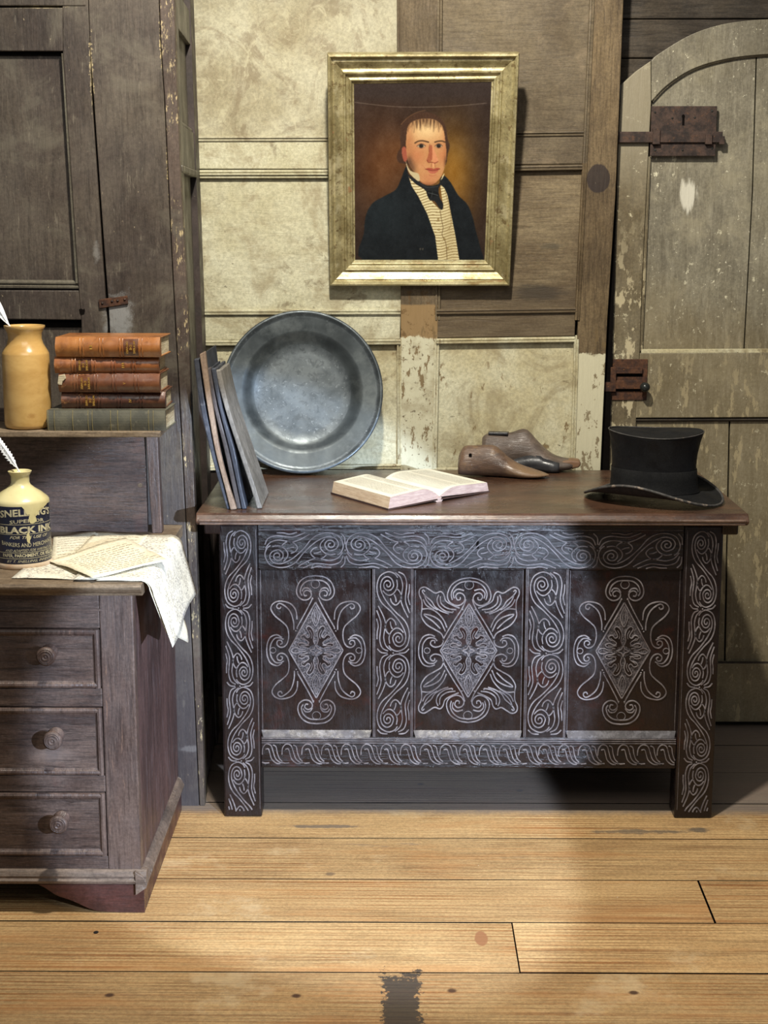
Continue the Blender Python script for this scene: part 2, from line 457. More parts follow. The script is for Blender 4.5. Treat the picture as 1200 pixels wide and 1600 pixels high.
M_dress = mat('dark_oak_dresser', (94, 78, 70), (66, 52, 47), sc=5, st=(1, 1, 2.5), grain=(13, (1, 5, 12)), gamt=.75, gcol=(30, 23, 21), rough=.42, spec=.4, layers=[
    dict(sc=6, lo=.55, hi=.7, amt=.3, col=(110, 66, 54)), dict(t='blob', c=W3(80, 1180, -.5), r=(.06, .2, .02), col=(128, 112, 104), amt=.5, rag=1.2, **{'in': .1, 'out': 1.2})], bump=.35)
M_dressV = mat('dark_oak_dresser_upright', (96, 80, 72), (74, 58, 52), sc=5, st=(2.5, 1, 1), grain=(13, (10, 5, .8)), gamt=.6, gcol=(38, 28, 25), rough=.45, spec=.4, layers=[
    dict(sc=22, st=(3, 1, .4), lo=.6, hi=.68, amt=.35, col=(150, 116, 94))], bump=.35)
M_dressS = mat('reddish_dresser_side', (98, 74, 69), (70, 52, 49), sc=5, st=(1, 2.5, .6), grain=(13, (5, 10, .6)), gamt=.75, gcol=(36, 25, 23), rough=.5, spec=.35, layers=[
    dict(sc=20, st=(1, 3, .4), lo=.55, hi=.68, amt=.4, col=(134, 122, 124))], bump=.35)
M_dresstop = mat('worn_oak_dresser_top', (132, 116, 96), (104, 88, 70), sc=6, grain=(13, (1, 8, 10)), gamt=.55, gcol=(56, 42, 32), rough=.5, spec=.3, bump=.35)
M_plinth = mat('worn_grey_moulding', (116, 100, 88), (88, 74, 64), sc=9, grain=(13, (1, 8, 10)), gamt=.5, rough=.5, layers=[
    dict(sc=18, lo=.58, hi=.68, amt=.5, col=(150, 142, 136))], bump=.35)
M_foot = mat('red_brown_bracket_foot', (86, 52, 46), (60, 38, 34), sc=8, grain=(13, (1, 8, 10)), gamt=.4, rough=.4, layers=[
    dict(sc=12, lo=.6, hi=.7, amt=.4, col=(110, 96, 92))], bump=.3)

ch = dict(rough=.3, spec=.45, coat=0)
M_chest = mat('dark_carved_oak', (32, 22, 21), (20, 15, 16), sc=6, grain=(14, (6, 6, 1.2)), gamt=.35, gcol=(18, 13, 13), layers=[
    dict(sc=7, lo=.55, hi=.7, amt=.6, col=(56, 23, 17), di=.5),
    dict(sc=24, lo=.6, hi=.72, amt=.15, col=(60, 56, 62))], bump=.35, **ch)
M_chestH = mat('dark_carved_oak_rail', (32, 23, 22), (20, 16, 17), sc=6, grain=(14, (1, 6, 8)), gamt=.4, gcol=(18, 13, 13), layers=[
    dict(sc=8, lo=.55, hi=.68, amt=.6, col=(56, 24, 17), di=.5)], bump=.35, **ch)
M_carve = mat('worn_carved_line', (128, 122, 124), (86, 80, 82), sc=30, rough=.5, spec=.45, layers=[
    dict(sc=14, lo=.5, hi=.66, amt=.5, col=(80, 64, 60))], bump=.4, bdist=.0008)
M_ground = mat('punched_ground', (104, 98, 100), (70, 64, 66), sc=120, rough=.5, spec=.4, layers=[
    dict(sc=300, lo=.5, hi=.56, amt=.7, col=(34, 28, 30), h=-2)], bump=1, bdist=.0012)
M_lid = mat('polished_brown_lid', (84, 58, 42), (54, 37, 29), sc=4, st=(1, 2.5, 1), grain=(11, (1, 7, 6)), gamt=.5, gcol=(38, 24, 18), rough=.3, spec=.5, coat=.3, rvar=.1, layers=[
    dict(sc=8, lo=.56, hi=.68, amt=.35, col=(112, 82, 58), st=(1, 2, 1))], bump=.2)
M_lidedge = mat('worn_lid_edge', (112, 90, 76), (60, 42, 34), sc=7, grain=(14, (1, 8, 10)), gamt=.55, gcol=(36, 24, 20), rough=.35, spec=.5, coat=.2, bump=.4)
M_sill = mat('worn_light_chamfer', (76, 72, 76), (50, 46, 50), sc=16, rough=.42, spec=.5, layers=[
    dict(sc=60, lo=.5, hi=.6, amt=.4, col=(116, 114, 120))], bump=.4)

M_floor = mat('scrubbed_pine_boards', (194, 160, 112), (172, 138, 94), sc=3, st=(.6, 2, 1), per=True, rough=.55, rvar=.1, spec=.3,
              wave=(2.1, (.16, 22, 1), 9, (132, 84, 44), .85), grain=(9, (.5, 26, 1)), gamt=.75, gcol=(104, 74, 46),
              layers=[dict(sc=26, st=(.7, 1.6, 1), lo=.70, hi=.73, amt=.8, col=(78, 62, 48), msc=3, mlo=.45),
                      dict(sc=5, lo=.56, hi=.7, amt=.4, col=(206, 184, 146)), dict(sc=4, st=(.5, 3, 1), lo=.5, hi=.66, amt=.4, col=(176, 122, 72), off=(6, 6, 6)),
                      dict(sc=8, st=(.4, 2, 1), lo=.64, hi=.7, amt=.5, col=(118, 104, 88), msc=2, mlo=.5),
                      dict(sc=60, st=(1, 1.3, 1), lo=.72, hi=.735, amt=.9, col=(226, 220, 200)),
                      dict(t='blob', box=1, c=FZ(627, 1572, 0)+(0,), r=(.036, .125, 1), col=(52, 48, 44), amt=.9, rag=1.9, nsc=46, **{'in': .85, 'out': 1.0}),
                      dict(t='blob', c=FZ(171, 1555, 0)+(0,), r=(.0105, .009, 1), col=(70, 46, 32), amt=.95, rag=.5, nsc=120, **{'in': .45, 'out': 1.15}),
                      dict(t='blob', c=FZ(463, 1556, 0)+(0,), r=(.0105, .009, 1), col=(70, 46, 32), amt=.95, rag=.5, nsc=120, **{'in': .45, 'out': 1.15}),
                      dict(t='blob', c=FZ(706, 1548, 0)+(0,), r=(.0105, .009, 1), col=(70, 46, 32), amt=.95, rag=.5, nsc=120, **{'in': .45, 'out': 1.15}),
                      dict(t='blob', c=FZ(990, 1551, 0)+(0,), r=(.0105, .009, 1), col=(70, 46, 32), amt=.95, rag=.5, nsc=120, **{'in': .45, 'out': 1.15}),
                      dict(t='blob', c=FZ(657, 1225, 0)+(0,), r=(.0105, .009, 1), col=(70, 46, 32), amt=.95, rag=.5, nsc=120, **{'in': .45, 'out': 1.15}),
                      dict(t='blob', c=FZ(812, 1235, 0)+(0,), r=(.0105, .009, 1), col=(70, 46, 32), amt=.95, rag=.5, nsc=120, **{'in': .45, 'out': 1.15}),
                      dict(t='blob', c=FZ(255, 1300, 0)+(0,), r=(.0105, .009, 1), col=(70, 46, 32), amt=.95, rag=.5, nsc=120, **{'in': .45, 'out': 1.15}),
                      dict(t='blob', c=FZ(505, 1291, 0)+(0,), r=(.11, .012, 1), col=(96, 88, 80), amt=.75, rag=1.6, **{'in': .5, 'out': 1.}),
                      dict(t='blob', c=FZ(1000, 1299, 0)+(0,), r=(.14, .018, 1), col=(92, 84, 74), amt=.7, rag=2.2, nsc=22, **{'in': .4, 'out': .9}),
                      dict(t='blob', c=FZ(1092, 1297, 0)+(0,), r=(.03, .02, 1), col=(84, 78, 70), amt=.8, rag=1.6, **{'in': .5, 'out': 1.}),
                      dict(t='blob', c=FZ(752, 1466, 0)+(0,), r=(.014, .036, 1), col=(142, 98, 66), amt=.95, rag=.35, **{'in': .8, 'out': 1.}),
                      dict(t='blob', c=FZ(150, 1456, 0)+(0,), r=(.006, .008, 1), col=(30, 26, 24), amt=1, rag=.5),
                      dict(t='blob', c=FZ(516, 1365, 0)+(0,), r=(.014, .012, 1), col=(108, 88, 68), amt=.8, rag=.8, **{'in': .4, 'out': 1.}),
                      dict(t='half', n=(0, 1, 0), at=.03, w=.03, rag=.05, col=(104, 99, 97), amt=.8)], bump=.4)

# ================================================================== FLOOR
fl = struct('floor', MB().box(-2.2, 2.2, -3.6, 1.0, -.06, -.022), M_gap, bev=0)
ys = [-3.55, -3.3, -3.1, -2.9, -2.68, -2.46, -2.25, -2.03, -1.81, -1.59, -1.37, -1.155, -.9425+.19-.005, -.545, -.343, -.122, .092, .306, .50, .74]
ys[11] = -.965
ys = [-3.55, -3.31, -3.1, -2.88, -2.67, -2.46, -2.25, -2.03, -1.82, -1.60, -1.385, -1.175, -.965, -.7545, -.545, -.343, -.1216, .0923, .3057, .51, .75]
for i in range(len(ys)-1):
    a, b = ys[i], ys[i+1]
    segs = [(-2.2, 2.2)]
    if abs(a+.7545) < 1e-3:       # board row with the butt joint
        xj = FZ(806, 1480, 0)[0]; segs = [(-2.2, xj-.001), (xj+.0012, 2.2)]
    elif abs(a+.545) < 1e-3:
        xj = FZ(1104, 1410, 0)[0]; segs = [(-2.2, xj-.006), (xj+.006, 2.2)]
    elif i % 3 == 0 and b < -1:
        xj = random.uniform(-1, 1); segs = [(-2.2, xj-.001), (xj+.001, 2.2)]
    for j, (x0, x1) in enumerate(segs):
        g = .0018
        z = random.uniform(-.001, .0)
        if abs(a+.7545) < 1e-3 or abs(b+.7545) < 1e-3: g = .0026
        q = [(x0, a+g), (x1, a+g), (x1, b-g), (x0, b-g)]
        if abs(a+.545) < 1e-3:
            x_a = FZ(1117, 1440, 0)[0]; x_b = FZ(1090, 1374, 0)[0]
            q = [(x0, a+g), (x_a-.002, a+g), (x_b-.002, b-g), (x0, b-g)] if j == 0 else [(x_a+.002, a+g), (x1, a+g), (x1, b-g), (x_b+.002, b-g)]
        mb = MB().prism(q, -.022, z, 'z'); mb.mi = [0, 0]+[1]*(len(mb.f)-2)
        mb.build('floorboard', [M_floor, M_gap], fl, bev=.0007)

# ================================================================== BACK WALL (panelling)
ZT = 2.45


def ext(poly):
    """continue a surveyed outline that ends at the top of the photo up to the wall's full height"""
    return poly


wb = struct('wall_back', MB().box(-2.2, WY(972, 300, YW)[0]-.01, YW+.022, YW+.06, 0, ZT), M_gap, bev=0)
TOPV = -390
# recessed panels
pan = [('panel', [(300, TOPV), (628, TOPV), (628, 215), (300, 215)], M_pale_top),
       ('panel', [(300, 262), (628, 262), (628, 486), (300, 486)], M_pale),
       ('panel', [(300, 528), (628, 528), (628, 734), (300, 734)], M_paler),
       ('panel', [(680, TOPV), (935, TOPV), (918, 210), (680, 210)], M_brown),
       ('panel', [(680, 258), (915, 256), (905, 482), (680, 484)], M_oak),
       ('panel', [(680, 526), (905, 524), (895, 740), (680, 740)], M_paler)]
for nm, pl, m in pan:
    slab(nm, pl, YW+.010, .012, m, wb, bev=0)
# framing: stiles and rails
x0l = 296
rails = [([(x0l, 213), (626, 213), (626, 264), (x0l, 264)], M_pale), ([(x0l, 486), (626, 484), (625, 530), (x0l, 532)], M_pale),
         ([(684, 207), (914, 204), (912, 256), (684, 259)], M_brown), ([(682, 484), (900, 480), (898, 525), (682, 528)], M_oak),
         ([(x0l, 736), (626, 733), (626, 1160), (x0l, 1160)], M_cupdark), ([(680, 738), (898, 736), (880, 1160), (676, 1160)], M_paler)]  # lower left rail is dark: shade beside the chest put into its colour
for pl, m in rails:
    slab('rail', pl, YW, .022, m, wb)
slab('stile', [(625, TOPV), (690, TOPV), (684, 500), (678, 1160), (627, 1160)], YW-.001, .023, M_stile, wb)
slab('stile', [(936, TOPV), (990, TOPV), (969, 130), (962, 300), (949, 500), (938, 740), (920, 1160), (884, 1160), (899, 700), (903, 500), (913, 270), (922, 40)], YW-.001, .023, M_stileR, wb)
# left end beyond the cupboard
slab('stile', [(-200, TOPV), (300, TOPV), (300, 1160), (-200, 1160)], YW, .022, M_brown, wb)

MP = [(-.007, 0), (-.005, .0045), (-.0015, .005), (-.0005, .002), (.001, .002), (.0025, .0065), (.006, .006), (.0075, 0)]  # double bead


def mould(p, q, m, parent, yy=YW, prof=MP, name='moulding', org=(0, 0, 0)):
    a = W3(p[0], p[1], yy); b = W3(q[0], q[1], yy)
    return MB().sweep([a, b], prof, upv=(0, -1, 0)).build(name, m, parent, bev=0, org=org)


mould((x0l, 270), (626, 269), M_pale, wb); mould((x0l, 274.5), (626, 274), M_pale, wb, YW+.004)
mould((x0l, 217), (626, 216), M_pale_top, wb, YW+.002)
mould((684, 265), (912, 261), M_brown, wb); mould((684, 211), (914, 208), M_brown, wb, YW+.002)
mould((x0l, 536), (626, 534), M_pale, wb); mould((x0l, 488), (626, 487), M_pale, wb, YW-.001)
mould((682, 533), (898, 530), M_paler, wb); mould((682, 487), (900, 484), M_oak, wb, YW-.001)
mould((x0l, 731), (626, 729), M_paler, wb); mould((680, 735), (898, 732), M_paler, wb)
mould((690, TOPV), (684, 500), M_brown, wb, YW+.003); mould((683, 530), (679, 735), M_paler, wb, YW+.003)
mould((624, TOPV), (625, 210), M_stile, wb, YW+.003); mould((624, 530), (625, 735), M_paler, wb, YW+.003)
mould((930, -100), (914, 255), M_brown, wb, YW-.0005); mould((914, 255), (902, 500), M_stileR, wb, YW-.0005)
mould((901, 530), (895, 735), M_paler, wb, YW-.0005)
struct('baseboard_back', MB().box(-2.2, .55, YW-.012, YW+.02, 0, .10), M_brown)

# ================================================================== LINTEL AND ARCHED DOOR
wr = struct('wall_right', MB().box(.40, 2.2, YD+.072, YD+.11, 0, ZT), M_gap, bev=0)
zl = [WY(1100, v, YD)[1] for v in (135, 88, 26, -40, -150)]
xl = WY(974, 60, YD)[0]
for i in range(4):
    MB().box(xl, 2.2, YD+.046+random.uniform(-.003, .003), YD+.07, zl[i]-(.3 if i == 0 else 0)+.0012, zl[i+1]-.0012).build('lintel_board', M_lintel, wr, bev=.003)
MB().box(xl, 2.2, YD+.046, YD+.07, zl[4], ZT).build('lintel_board', M_lintel, wr, bev=.003)

dr = struct('door_1', MB().box(WY(950, 700, YD)[0], 1.75, YD+.028, YD+.045, .01, 1.45), M_gap, bev=0)
XR = 1700   # the door goes on to the right, beyond the frame of the photo
# arch: outer edge and inner edge, surveyed on the door plane, mirrored past the crown
outer = [(971, 131), (1000, 106), (1040, 77), (1080, 54), (1120, 40), (1160, 33), (1210, 30), (1300, 33), (1380, 60), (1440, 110), (1475, 160)]
inner = [(1018, 158), (1040, 135), (1070, 114), (1100, 101), (1140, 91), (1180, 86), (1215, 85), (1290, 90), (1350, 108), (1400, 140), (1430, 170)]
o_ = cr(P2(outer, YD), 5); i_ = cr(P2(inner, YD), 5)
k0 = 8
n_ = min(len(o_), len(i_))
mb = MB()
ring = o_[4:n_]+i_[4:n_][::-1]
jx = WY(1018, 120, YD)
ring = [WY(1018, 95, YD)]+[p for p in o_ if p[0] > jx[0]+.004]+[p for p in i_[::-1] if p[0] > jx[0]-.001]
mb.prism(ring, YD, YD+.028).build('arched_rail', M_greydoor, dr, bev=.0015)
slab('stile', [(971, 132), (994, 111), (1017, 95), (1017.5, 160), (1010, 300), (1003, 450), (1000, 545), (994, 652), (985, 1030), (925, 1030), (941, 740), (949, 560), (958, 350)], YD, .028, M_doorstile, dr)
slab('rail', [(1000, 552), (XR, 548), (XR, 650), (993, 653)], YD, .028, M_greydoor, dr)
slab('rail', [(925, 1036), (XR, 1036), (XR, 1128), (920, 1128)], YD-.004, .03, M_greydoor, dr)
# planked upper and lower panels
up_pl = [[(1002, 560), (1019, 150), (1060, 105), (1120, 84), (1181.5, 75), (1175, 300), (1161, 560)],
         [(1163, 560), (1177, 300), (1183.5, 75), (1260, 75), (1330, 95), (1330, 560)],
         [(1332, 560), (1332, 95), (1400, 130), (1440, 170), (1440, 560)]]
for p in up_pl: slab('plank', p, YD+.014, .014, M_greydoor, dr, bev=.0012)
lo_pl = [[(988, 648), (1139, 648), (1131, 1040), (978, 1040)], [(1141.5, 648), (1300, 648), (1290, 1040), (1133.5, 1040)], [(1302, 648), (1450, 648), (1440, 1040), (1292, 1040)]]
for p in lo_pl: slab('plank', p, YD+.014, .014, M_greydoor, dr, bev=.0012)
dm = [(-.005, 0), (-.004, .006), (0, .008), (.004, .005), (.005, 0)]
pth = [W3(u, v, YD+.012) for u, v in cr(inner[:8], 5)]
MB().sweep(pth, [(a*1.2, b) for a, b in dm], upv=(0, -1, 0)).build('arch_moulding', M_greydoor, dr)
mould((1014, 245), (1001, 548), M_doorstile, dr, YD+.012, dm)
mould((1001, 549), (XR, 546), M_paler, dr, YD+.010, [(-.006, 0), (-.004, .010), (.004, .010), (.006, 0)])
mould((992, 656), (XR, 653), M_lintel, dr, YD+.012, dm)
mould((924, 1035), (XR, 1035), M_lintel, dr, YD+.0, [(-.003, 0), (-.002, .004), (.002, .004), (.003, 0)])


def px_box(mb, u0, v0, u1, v1, y, d0, d1):
    a = WY(u0, v1, y); b = WY(u1, v0, y)
    return mb.box(a[0], b[0], y-d1, y-d0, a[1], b[1])


# upper lock: plate, long bolt, staple, keyhole, nails
lk = px_box(MB(), 1015, 166, 1120, 244, YD, 0, .006).build('lock_plate', M_iron, dr, bev=.001, label='upper rusty iron lock plate')
px_box(MB(), 963, 206, 1128, 223, YD, .006, .013).build('bolt', M_iron, lk, bev=.001)
mbb = px_box(MB(), 1018, 201, 1030, 226, YD, .006, .019)
px_box(mbb, 1100, 210, 1111, 226, YD, .006, .019)
px_box(mbb, 1122, 213, 1131, 226, YD, .004, .014)
mbb.build('staple', M_iron, lk, bev=.001)
mbb = MB(); c_ = WY(1067, 182, YD)
mbb.prism([(c_[0]+.004*math.cos(a*.6283), c_[1]+.005*math.sin(a*.6283)) for a in range(10)], YD-.0068, YD-.003)
px_box(mbb, 1065, 184, 1069, 196, YD, .003, .0066)
mbb.build('keyhole', M_gap, lk)
mbb = MB()
for u, v in ((1023, 176), (1112, 174), (1112, 232), (1066, 235), (1023, 235), (1050, 185), (1085, 184)):
    c_ = WY(u, v, YD)
    mbb.lathe([(0, .0085), (.0015, .008), (.0028, .0062), (.003, .005)], 10, (c_[0], YD, c_[1]), Matrix.Rotation(R(90), 3, 'X'))
mbb.build('nail_heads', M_knobiron, lk, smooth=True)
# lower latch
lk = px_box(MB(), 948, 561, 1012, 625, YD, 0, .004).build('lock_plate', M_rust, dr, bev=.001, label='lower rusted latch plate')
mbb = px_box(MB(), 935, 596, 955, 611, YD, .006, .014)
px_box(mbb, 952, 573, 962, 611, YD, .004, .015); px_box(mbb, 958, 573, 1003, 583, YD, .004, .013); px_box(mbb, 958, 594, 1003, 607, YD, .004, .013)
mbb.build('latch_bar', M_rust, lk, bev=.001)
mbb = px_box(MB(), 962, 584, 1003, 588, YD, .004, .0046); px_box(mbb, 962, 608, 1000, 611, YD, .004, .0046); mbb.build('slot', M_gap, lk)
c_ = WY(1005, 603, YD)
MB().lathe([(.004, .004), (.004, .014), (.008, .018), (.0125, .026), (.013, .032), (.010, .039), (.004, .043), (0, .0435)], 24,
           (c_[0], YD, c_[1]), Matrix.Rotation(R(90), 3, 'X')).build('knob', M_knobiron, lk, smooth=True)

# ================================================================== TALL CUPBOARD (left)
YC = .07
O = (-.9, YC, 0)
cp = thing('cupboard', O, 'tall dark brown painted cupboard with panelled door standing behind the dresser', 'cupboard')
slab('door_stile', [(98, 80), (97, -60), (135, -60), (143, 150), (152, 280), (160, 400), (167, 500), (171, 600), (174, 900), (135, 900), (127, 500), (122, 440)], YC, .022, M_cup, cp, org=O)
xf0_ = WY(270, -390, YC)[0]
cr_ = cr([(136, -390), (136, 0), (144, 150), (153, 280), (161.5, 400), (168.5, 500), (173, 640), (180, 900), (190, 1262)], 3)
st_ = cr([(247, -390), (248, 0), (256, 150), (263, 300), (272, 480), (284, 700), (299, 1000), (311, 1262)], 3)
dn = [p for p in cr_]
slab('stile', [(u+2.2, v) for u, v in cr_]+st_[::-1], YC, .024, M_cup, cp, org=O)
ed = cr([(269, -390), (272, 0), (282, 280), (293, 480), (301, 700), (312, 1000), (320, 1262)], 3)
slab('corner_post', [(u+1.2, v) for u, v in st_]+ed[::-1], YC-.001, .03, M_cupedge, cp, org=O)
# door leaf: rails, panel, mouldings
slab('frieze_board', [(-420, -399), (134, -399), (135, -202), (-420, -202)], YC, .024, M_cup, cp, org=O)
MB().box(-2.0, WY(136, -300, YC)[0], YC, YC+.024, WY(136, -398, YC)[1], ZT).build('cornice_board', M_cup, cp, org=O)
MB().box(WY(136, -300, YC)[0], xf0_, YC, YC+.024, WY(136, -389, YC)[1], ZT).build('cornice_board', M_cup, cp, org=O)
leaf = slab('door', [(-420, 880), (-420, -60), (133, -60), (142, 150), (151, 280), (159, 400), (166, 500), (172, 880)], YC+.016, .012, M_cup, cp, org=O, bev=.001)
slab('rail', [(-420, 12), (98, 12), (98, 80), (-420, 78)], YC, .016, M_cup, leaf, org=O)
slab('rail', [(-420, 452), (123, 454), (127, 500), (-420, 494)], YC, .016, M_cup, leaf, org=O)
slab('rail', [(-420, -200), (134, -200), (134, 9), (-420, 8)], YC-.002, .024, M_cup, cp, org=O)
pp = [(-.009, 0), (-.008, .004), (-.004, .009), (-.001, .009), (0, .005), (.002, .005), (.005, .012), (.009, .011), (.010, 0)]
mould((104, 84), (126, 442), M_cupside, leaf, YC+.014, pp, 'moulding', O)
mould((-420, 440), (124, 444), M_cupside, leaf, YC+.014, pp, 'moulding', O)
mould((-420, 84), (100, 84), M_gap, leaf, YC+.014, [(-.004, 0), (-.004, .003), (.004, .003), (.004, 0)], 'moulding', O)
px_box(MB(), -420, 501, 126, 512, YC, -.0155, -.0145).build('painted_recess_shade', M_gap, leaf, org=O)  # thin black strip painting the shade under the door rail
c_ = WY(128, 486, YC)
MB().prism([(c_[0]+a*.0014, c_[1]+b*.0014) for a, b in ((-4.5, 3), (-1, 4), (2, 2.5), (4.5, 4), (5, 0), (3.5, -5), (-1, -6), (-3.5, -4), (-4, 0))], YC-.0008, YC+.006).build('latch_hole', M_gap, cp, org=O)
h_ = slab('hinge', [(154, 468), (199, 462), (200, 475), (155, 482)], YC-.005, .004, M_rust, cp, org=O, bev=.001, label='small rusty orange iron hinge')
mbb = MB()
for u, v in ((160, 474), (175, 471), (184, 470), (195, 468)):
    c_ = WY(u, v, YC-.005); mbb.lathe([(0, .0025), (.0022, .0018), (.003, 0)], 10, (c_[0], YC-.005, c_[1]), Matrix.Rotation(R(90), 3, 'X'))
mbb.build('nail_heads', M_iron, h_, org=O, smooth=True)
# side of the cupboard: it runs back to the wall
xf0, xf1 = WY(272, 0, YC)[0], WY(320, 1259, YC)[0]


def sidept(t, z, out=0.):
    xf = xf0+(xf1-xf0)*(1.848-z)/1.848
    xb = xf-.028
    y = YC+(YW-YC)*t
    return (xf+(xb-xf)*t+out, y, z)


def sideslab(t0, t1, z0, z1, o0, o1):
    """box on the cupboard's side: t along depth, o outwards"""
    mb = MB()
    pts = []
    for o in (o0, o1):
        for t, z in ((t0, z0), (t1, z0), (t1, z1), (t0, z1)):
            pts.append(sidept(t, z, o))
    return mb.add(pts, [(0, 1, 2, 3), (7, 6, 5, 4), (0, 4, 5, 1), (1, 5, 6, 2), (2, 6, 7, 3), (3, 7, 4, 0)])


sideslab(.03, 1, 0, ZT, -.03, -.013).build('side_panel', M_cupside, cp, org=O)
sideslab(.05, .16, 0, ZT, -.02, 0).build('side_stile', M_cupside, cp, org=O, bev=.001)
sideslab(.78, 1.0, 0, ZT, -.02, .002).build('side_stile', M_cupdark, cp, org=O, bev=.001)
za, zb = 1.50, 1.59
sideslab(.05, .8, za, zb, -.02, -.001).build('side_rail', M_cupside, cp, org=O, bev=.001)
sideslab(.05, .8, za-.018, za, -.02, .004).build('side_moulding', M_cupside, cp, org=O, bev=.004)
sideslab(.05, .8, zb, zb+.01, -.02, -.004).build('side_moulding', M_cupside, cp, org=O, bev=.003)
sideslab(.05, .8, 1.80, 1.88, -.02, -.001).build('side_rail', M_cupside, cp, org=O, bev=.001)
sideslab(.05, .8, .02, .2, -.02, -.001).build('side_rail', M_cupdark, cp, org=O, bev=.001)
MB().box(-2.0, -.67, YC+.03, YC+.036, 0, ZT).build('carcass', M_gap, cp, org=O)

# ================================================================== DRESSER
YF = -.5          # front plane
XS = -.684        # right hand side
ZD = .690         # top surface
O = (-1.1, -.2, 0)
ds = thing('dresser', O, 'dark oak dresser with three knobbed drawers and a raised shelf, at the left', 'dresser')


def zof(v, y=YF, u=150): return WY(u, v, y)[1]


def xof(u, v, y=YF): return WY(u, v, y)[0]


z_b = zof(1362); z_s = zof(928)
XL = -1.55
# carcass
MB().box(XL, XS-.02, YF+.03, .05, .06, z_s).build('carcass', M_gap, ds, org=O)
MB().box(xof(160, 1100), XS, YF, YF+.03, z_b, z_s).build('corner_stile', M_dressV, ds, org=O, bev=.003)
MB().box(XS-.02, XS-.001, YF+.03, .05, .03, z_s).build('side_panel', M_dressS, ds, org=O, bev=.002)
MB().box(XL, xof(160, 1100), YF+.001, YF+.03, zof(982), z_s).build('top_rail', M_dress, ds, org=O, bev=.002)
mbx = MB().box(XL, xof(160, 960), YF-.002, YF+.01, zof(955), zof(951)); mbx.build('scratch_bead', M_dress, ds, org=O, bev=.001)
for v0, v1 in ((1076, 1105), (1212, 1238), (1338, 1362)):
    MB().box(XL, xof(160, 1100), YF+.001, YF+.03, zof(v1), zof(v0)).build('drawer_rail', M_dress, ds, org=O, bev=.002)
xr = xof(160, 1100)-.0015
for (v0, v1, ku, kv) in ((982, 1076, 78, 1018), (1105, 1212, 88, 1148), (1238, 1338, 97, 1278)):
    za_, zb_ = zof(v1)+.0015, zof(v0)-.0015
    dw = MB().box(XL, xr, YF+.001, YF+.028, za_, zb_).build('drawer', M_dress, ds, org=O, bev=.003)
    # applied moulding round the drawer front
    mf = MB(); q = .007
    pf = [(-.007, 0), (-.006, .004), (-.002, .006), (.002, .005), (.004, .002), (.007, 0)]
    for p0, p1 in (((XL, zb_-q), (xr-q, zb_-q)), ((xr-q, zb_), (xr-q, za_)), ((xr-q, za_+q), (XL, za_+q))):
        mf.sweep([(p0[0], YF+.001, p0[1]), (p1[0], YF+.001, p1[1])], pf, upv=(0, -1, 0))
    mf.build('drawer_moulding', M_dressV, dw, org=O)
    c_ = WY(ku, kv, YF)
    prof = [(.016, 0), (.015, .004), (.009, .010), (.008, .018), (.0085, .022), (.017, .028), (.019, .033), (.0185, .038), (.015, .0405), (.0135, .040), (.012, .0415), (.009, .0405), (.006, .042), (.003, .0405), (0, .042)]
    MB().lathe(prof, 28, (c_[0], YF, c_[1]), Matrix.Rotation(R(90), 3, 'X')).build('knob', M_dressV, dw, org=O, smooth=True, angle=50)
# plinth mouldings and bracket foot
zp0, zp1 = zof(1384, YF-.014), zof(1362, YF-.014)
mp = MB()
prof = [(YF+.01, zp0), (YF-.006, zp0), (YF-.014, zp0+.004), (YF-.016, zp0+.010), (YF-.011, zp0+.014), (YF-.012, zp0+.019), (YF-.007, zp1-.003), (YF-.002, zp1), (YF+.01, zp1)]
mp.prism(prof, XL, XS+.012, 'x').build('plinth_moulding', M_plinth, ds, org=O, bev=0)
MB().prism([(XS-.01, zp0-.02), (XS+.012, zp0-.004), (XS+.014, zp0+.004), (XS+.006, zp0+.02), (XS-.01, zp1)], YF-.016, .04, 'y').build('side_skirting', M_plinth, ds, org=O, bev=.001)
zb = zp0
arc = [(xof(60, 1386), zb), (xof(72, 1390), zb-.008), (xof(90, 1402), zb-.024), (xof(115, 1412), zb-.036), (xof(150, 1417), .004), (xof(190, 1421), .0), (XS+.006, 0), (XS+.006, zb)]
arc = cr(arc[:6], 4)+arc[6:]
MB().prism([(a, max(0, b)) for a, b in arc], YF-.008, YF+.014).build('bracket_foot', M_foot, ds, org=O, bev=.0015)
MB().box(XS-.012, XS+.006, YF+.014, .04, 0, zb).build('side_plinth', M_foot, ds, org=O, bev=.0015)
# top board
ZT0 = ZD-.026
tb = MB()
tp = [(YF-.03, ZT0+.010), (YF-.036, ZT0+.016), (YF-.037, ZT0+.020), (YF-.033, ZD), (.05, ZD), (.05, ZT0), (YF-.02, ZT0), (YF-.024, ZT0+.006)]
tb.prism(tp, XL, xof(221, 912, YF-.03), 'x').build('top', M_dresstop, ds, org=O, bev=.0015)
# raised back with shelf
YB = -.035
zsh = .9405
xsr = xof(250, 672, -.2)
MB().box(XL, xof(228, 740, YB), YB, YB+.018, ZD, zsh-.012).build('back_panel', M_dress, ds, org=O, bev=.001)
MB().prism([(xof(228, 690, YB-.012), zsh-.012), (xof(246, 690, YB-.012), zsh-.012), (xof(249, 690, YB-.012), ZD), (xof(232, 690, YB-.012)+.002, ZD)], YB-.012, YB+.02).build('upright', M_dressV, ds, org=O, bev=.002)
c_ = WY(219, 758, YB)
MB().lathe([(0, .0012), (.005, .0012), (.0055, -.001)], 14, (c_[0], YB, c_[1]), Matrix.Rotation(R(90), 3, 'X')).build('peg', M_dresstop, ds, org=O)
MB().box(XL, xsr, -.20, YB+.02, zsh-.012, zsh).build('shelf', M_dresstop, ds, org=O, bev=.0015)
MB().box(XL, xof(50, 640, YB)+.14, YB+.0, YB+.02, zsh, zsh+.028).build('shelf_upstand', M_dress, ds, org=O, bev=.002)

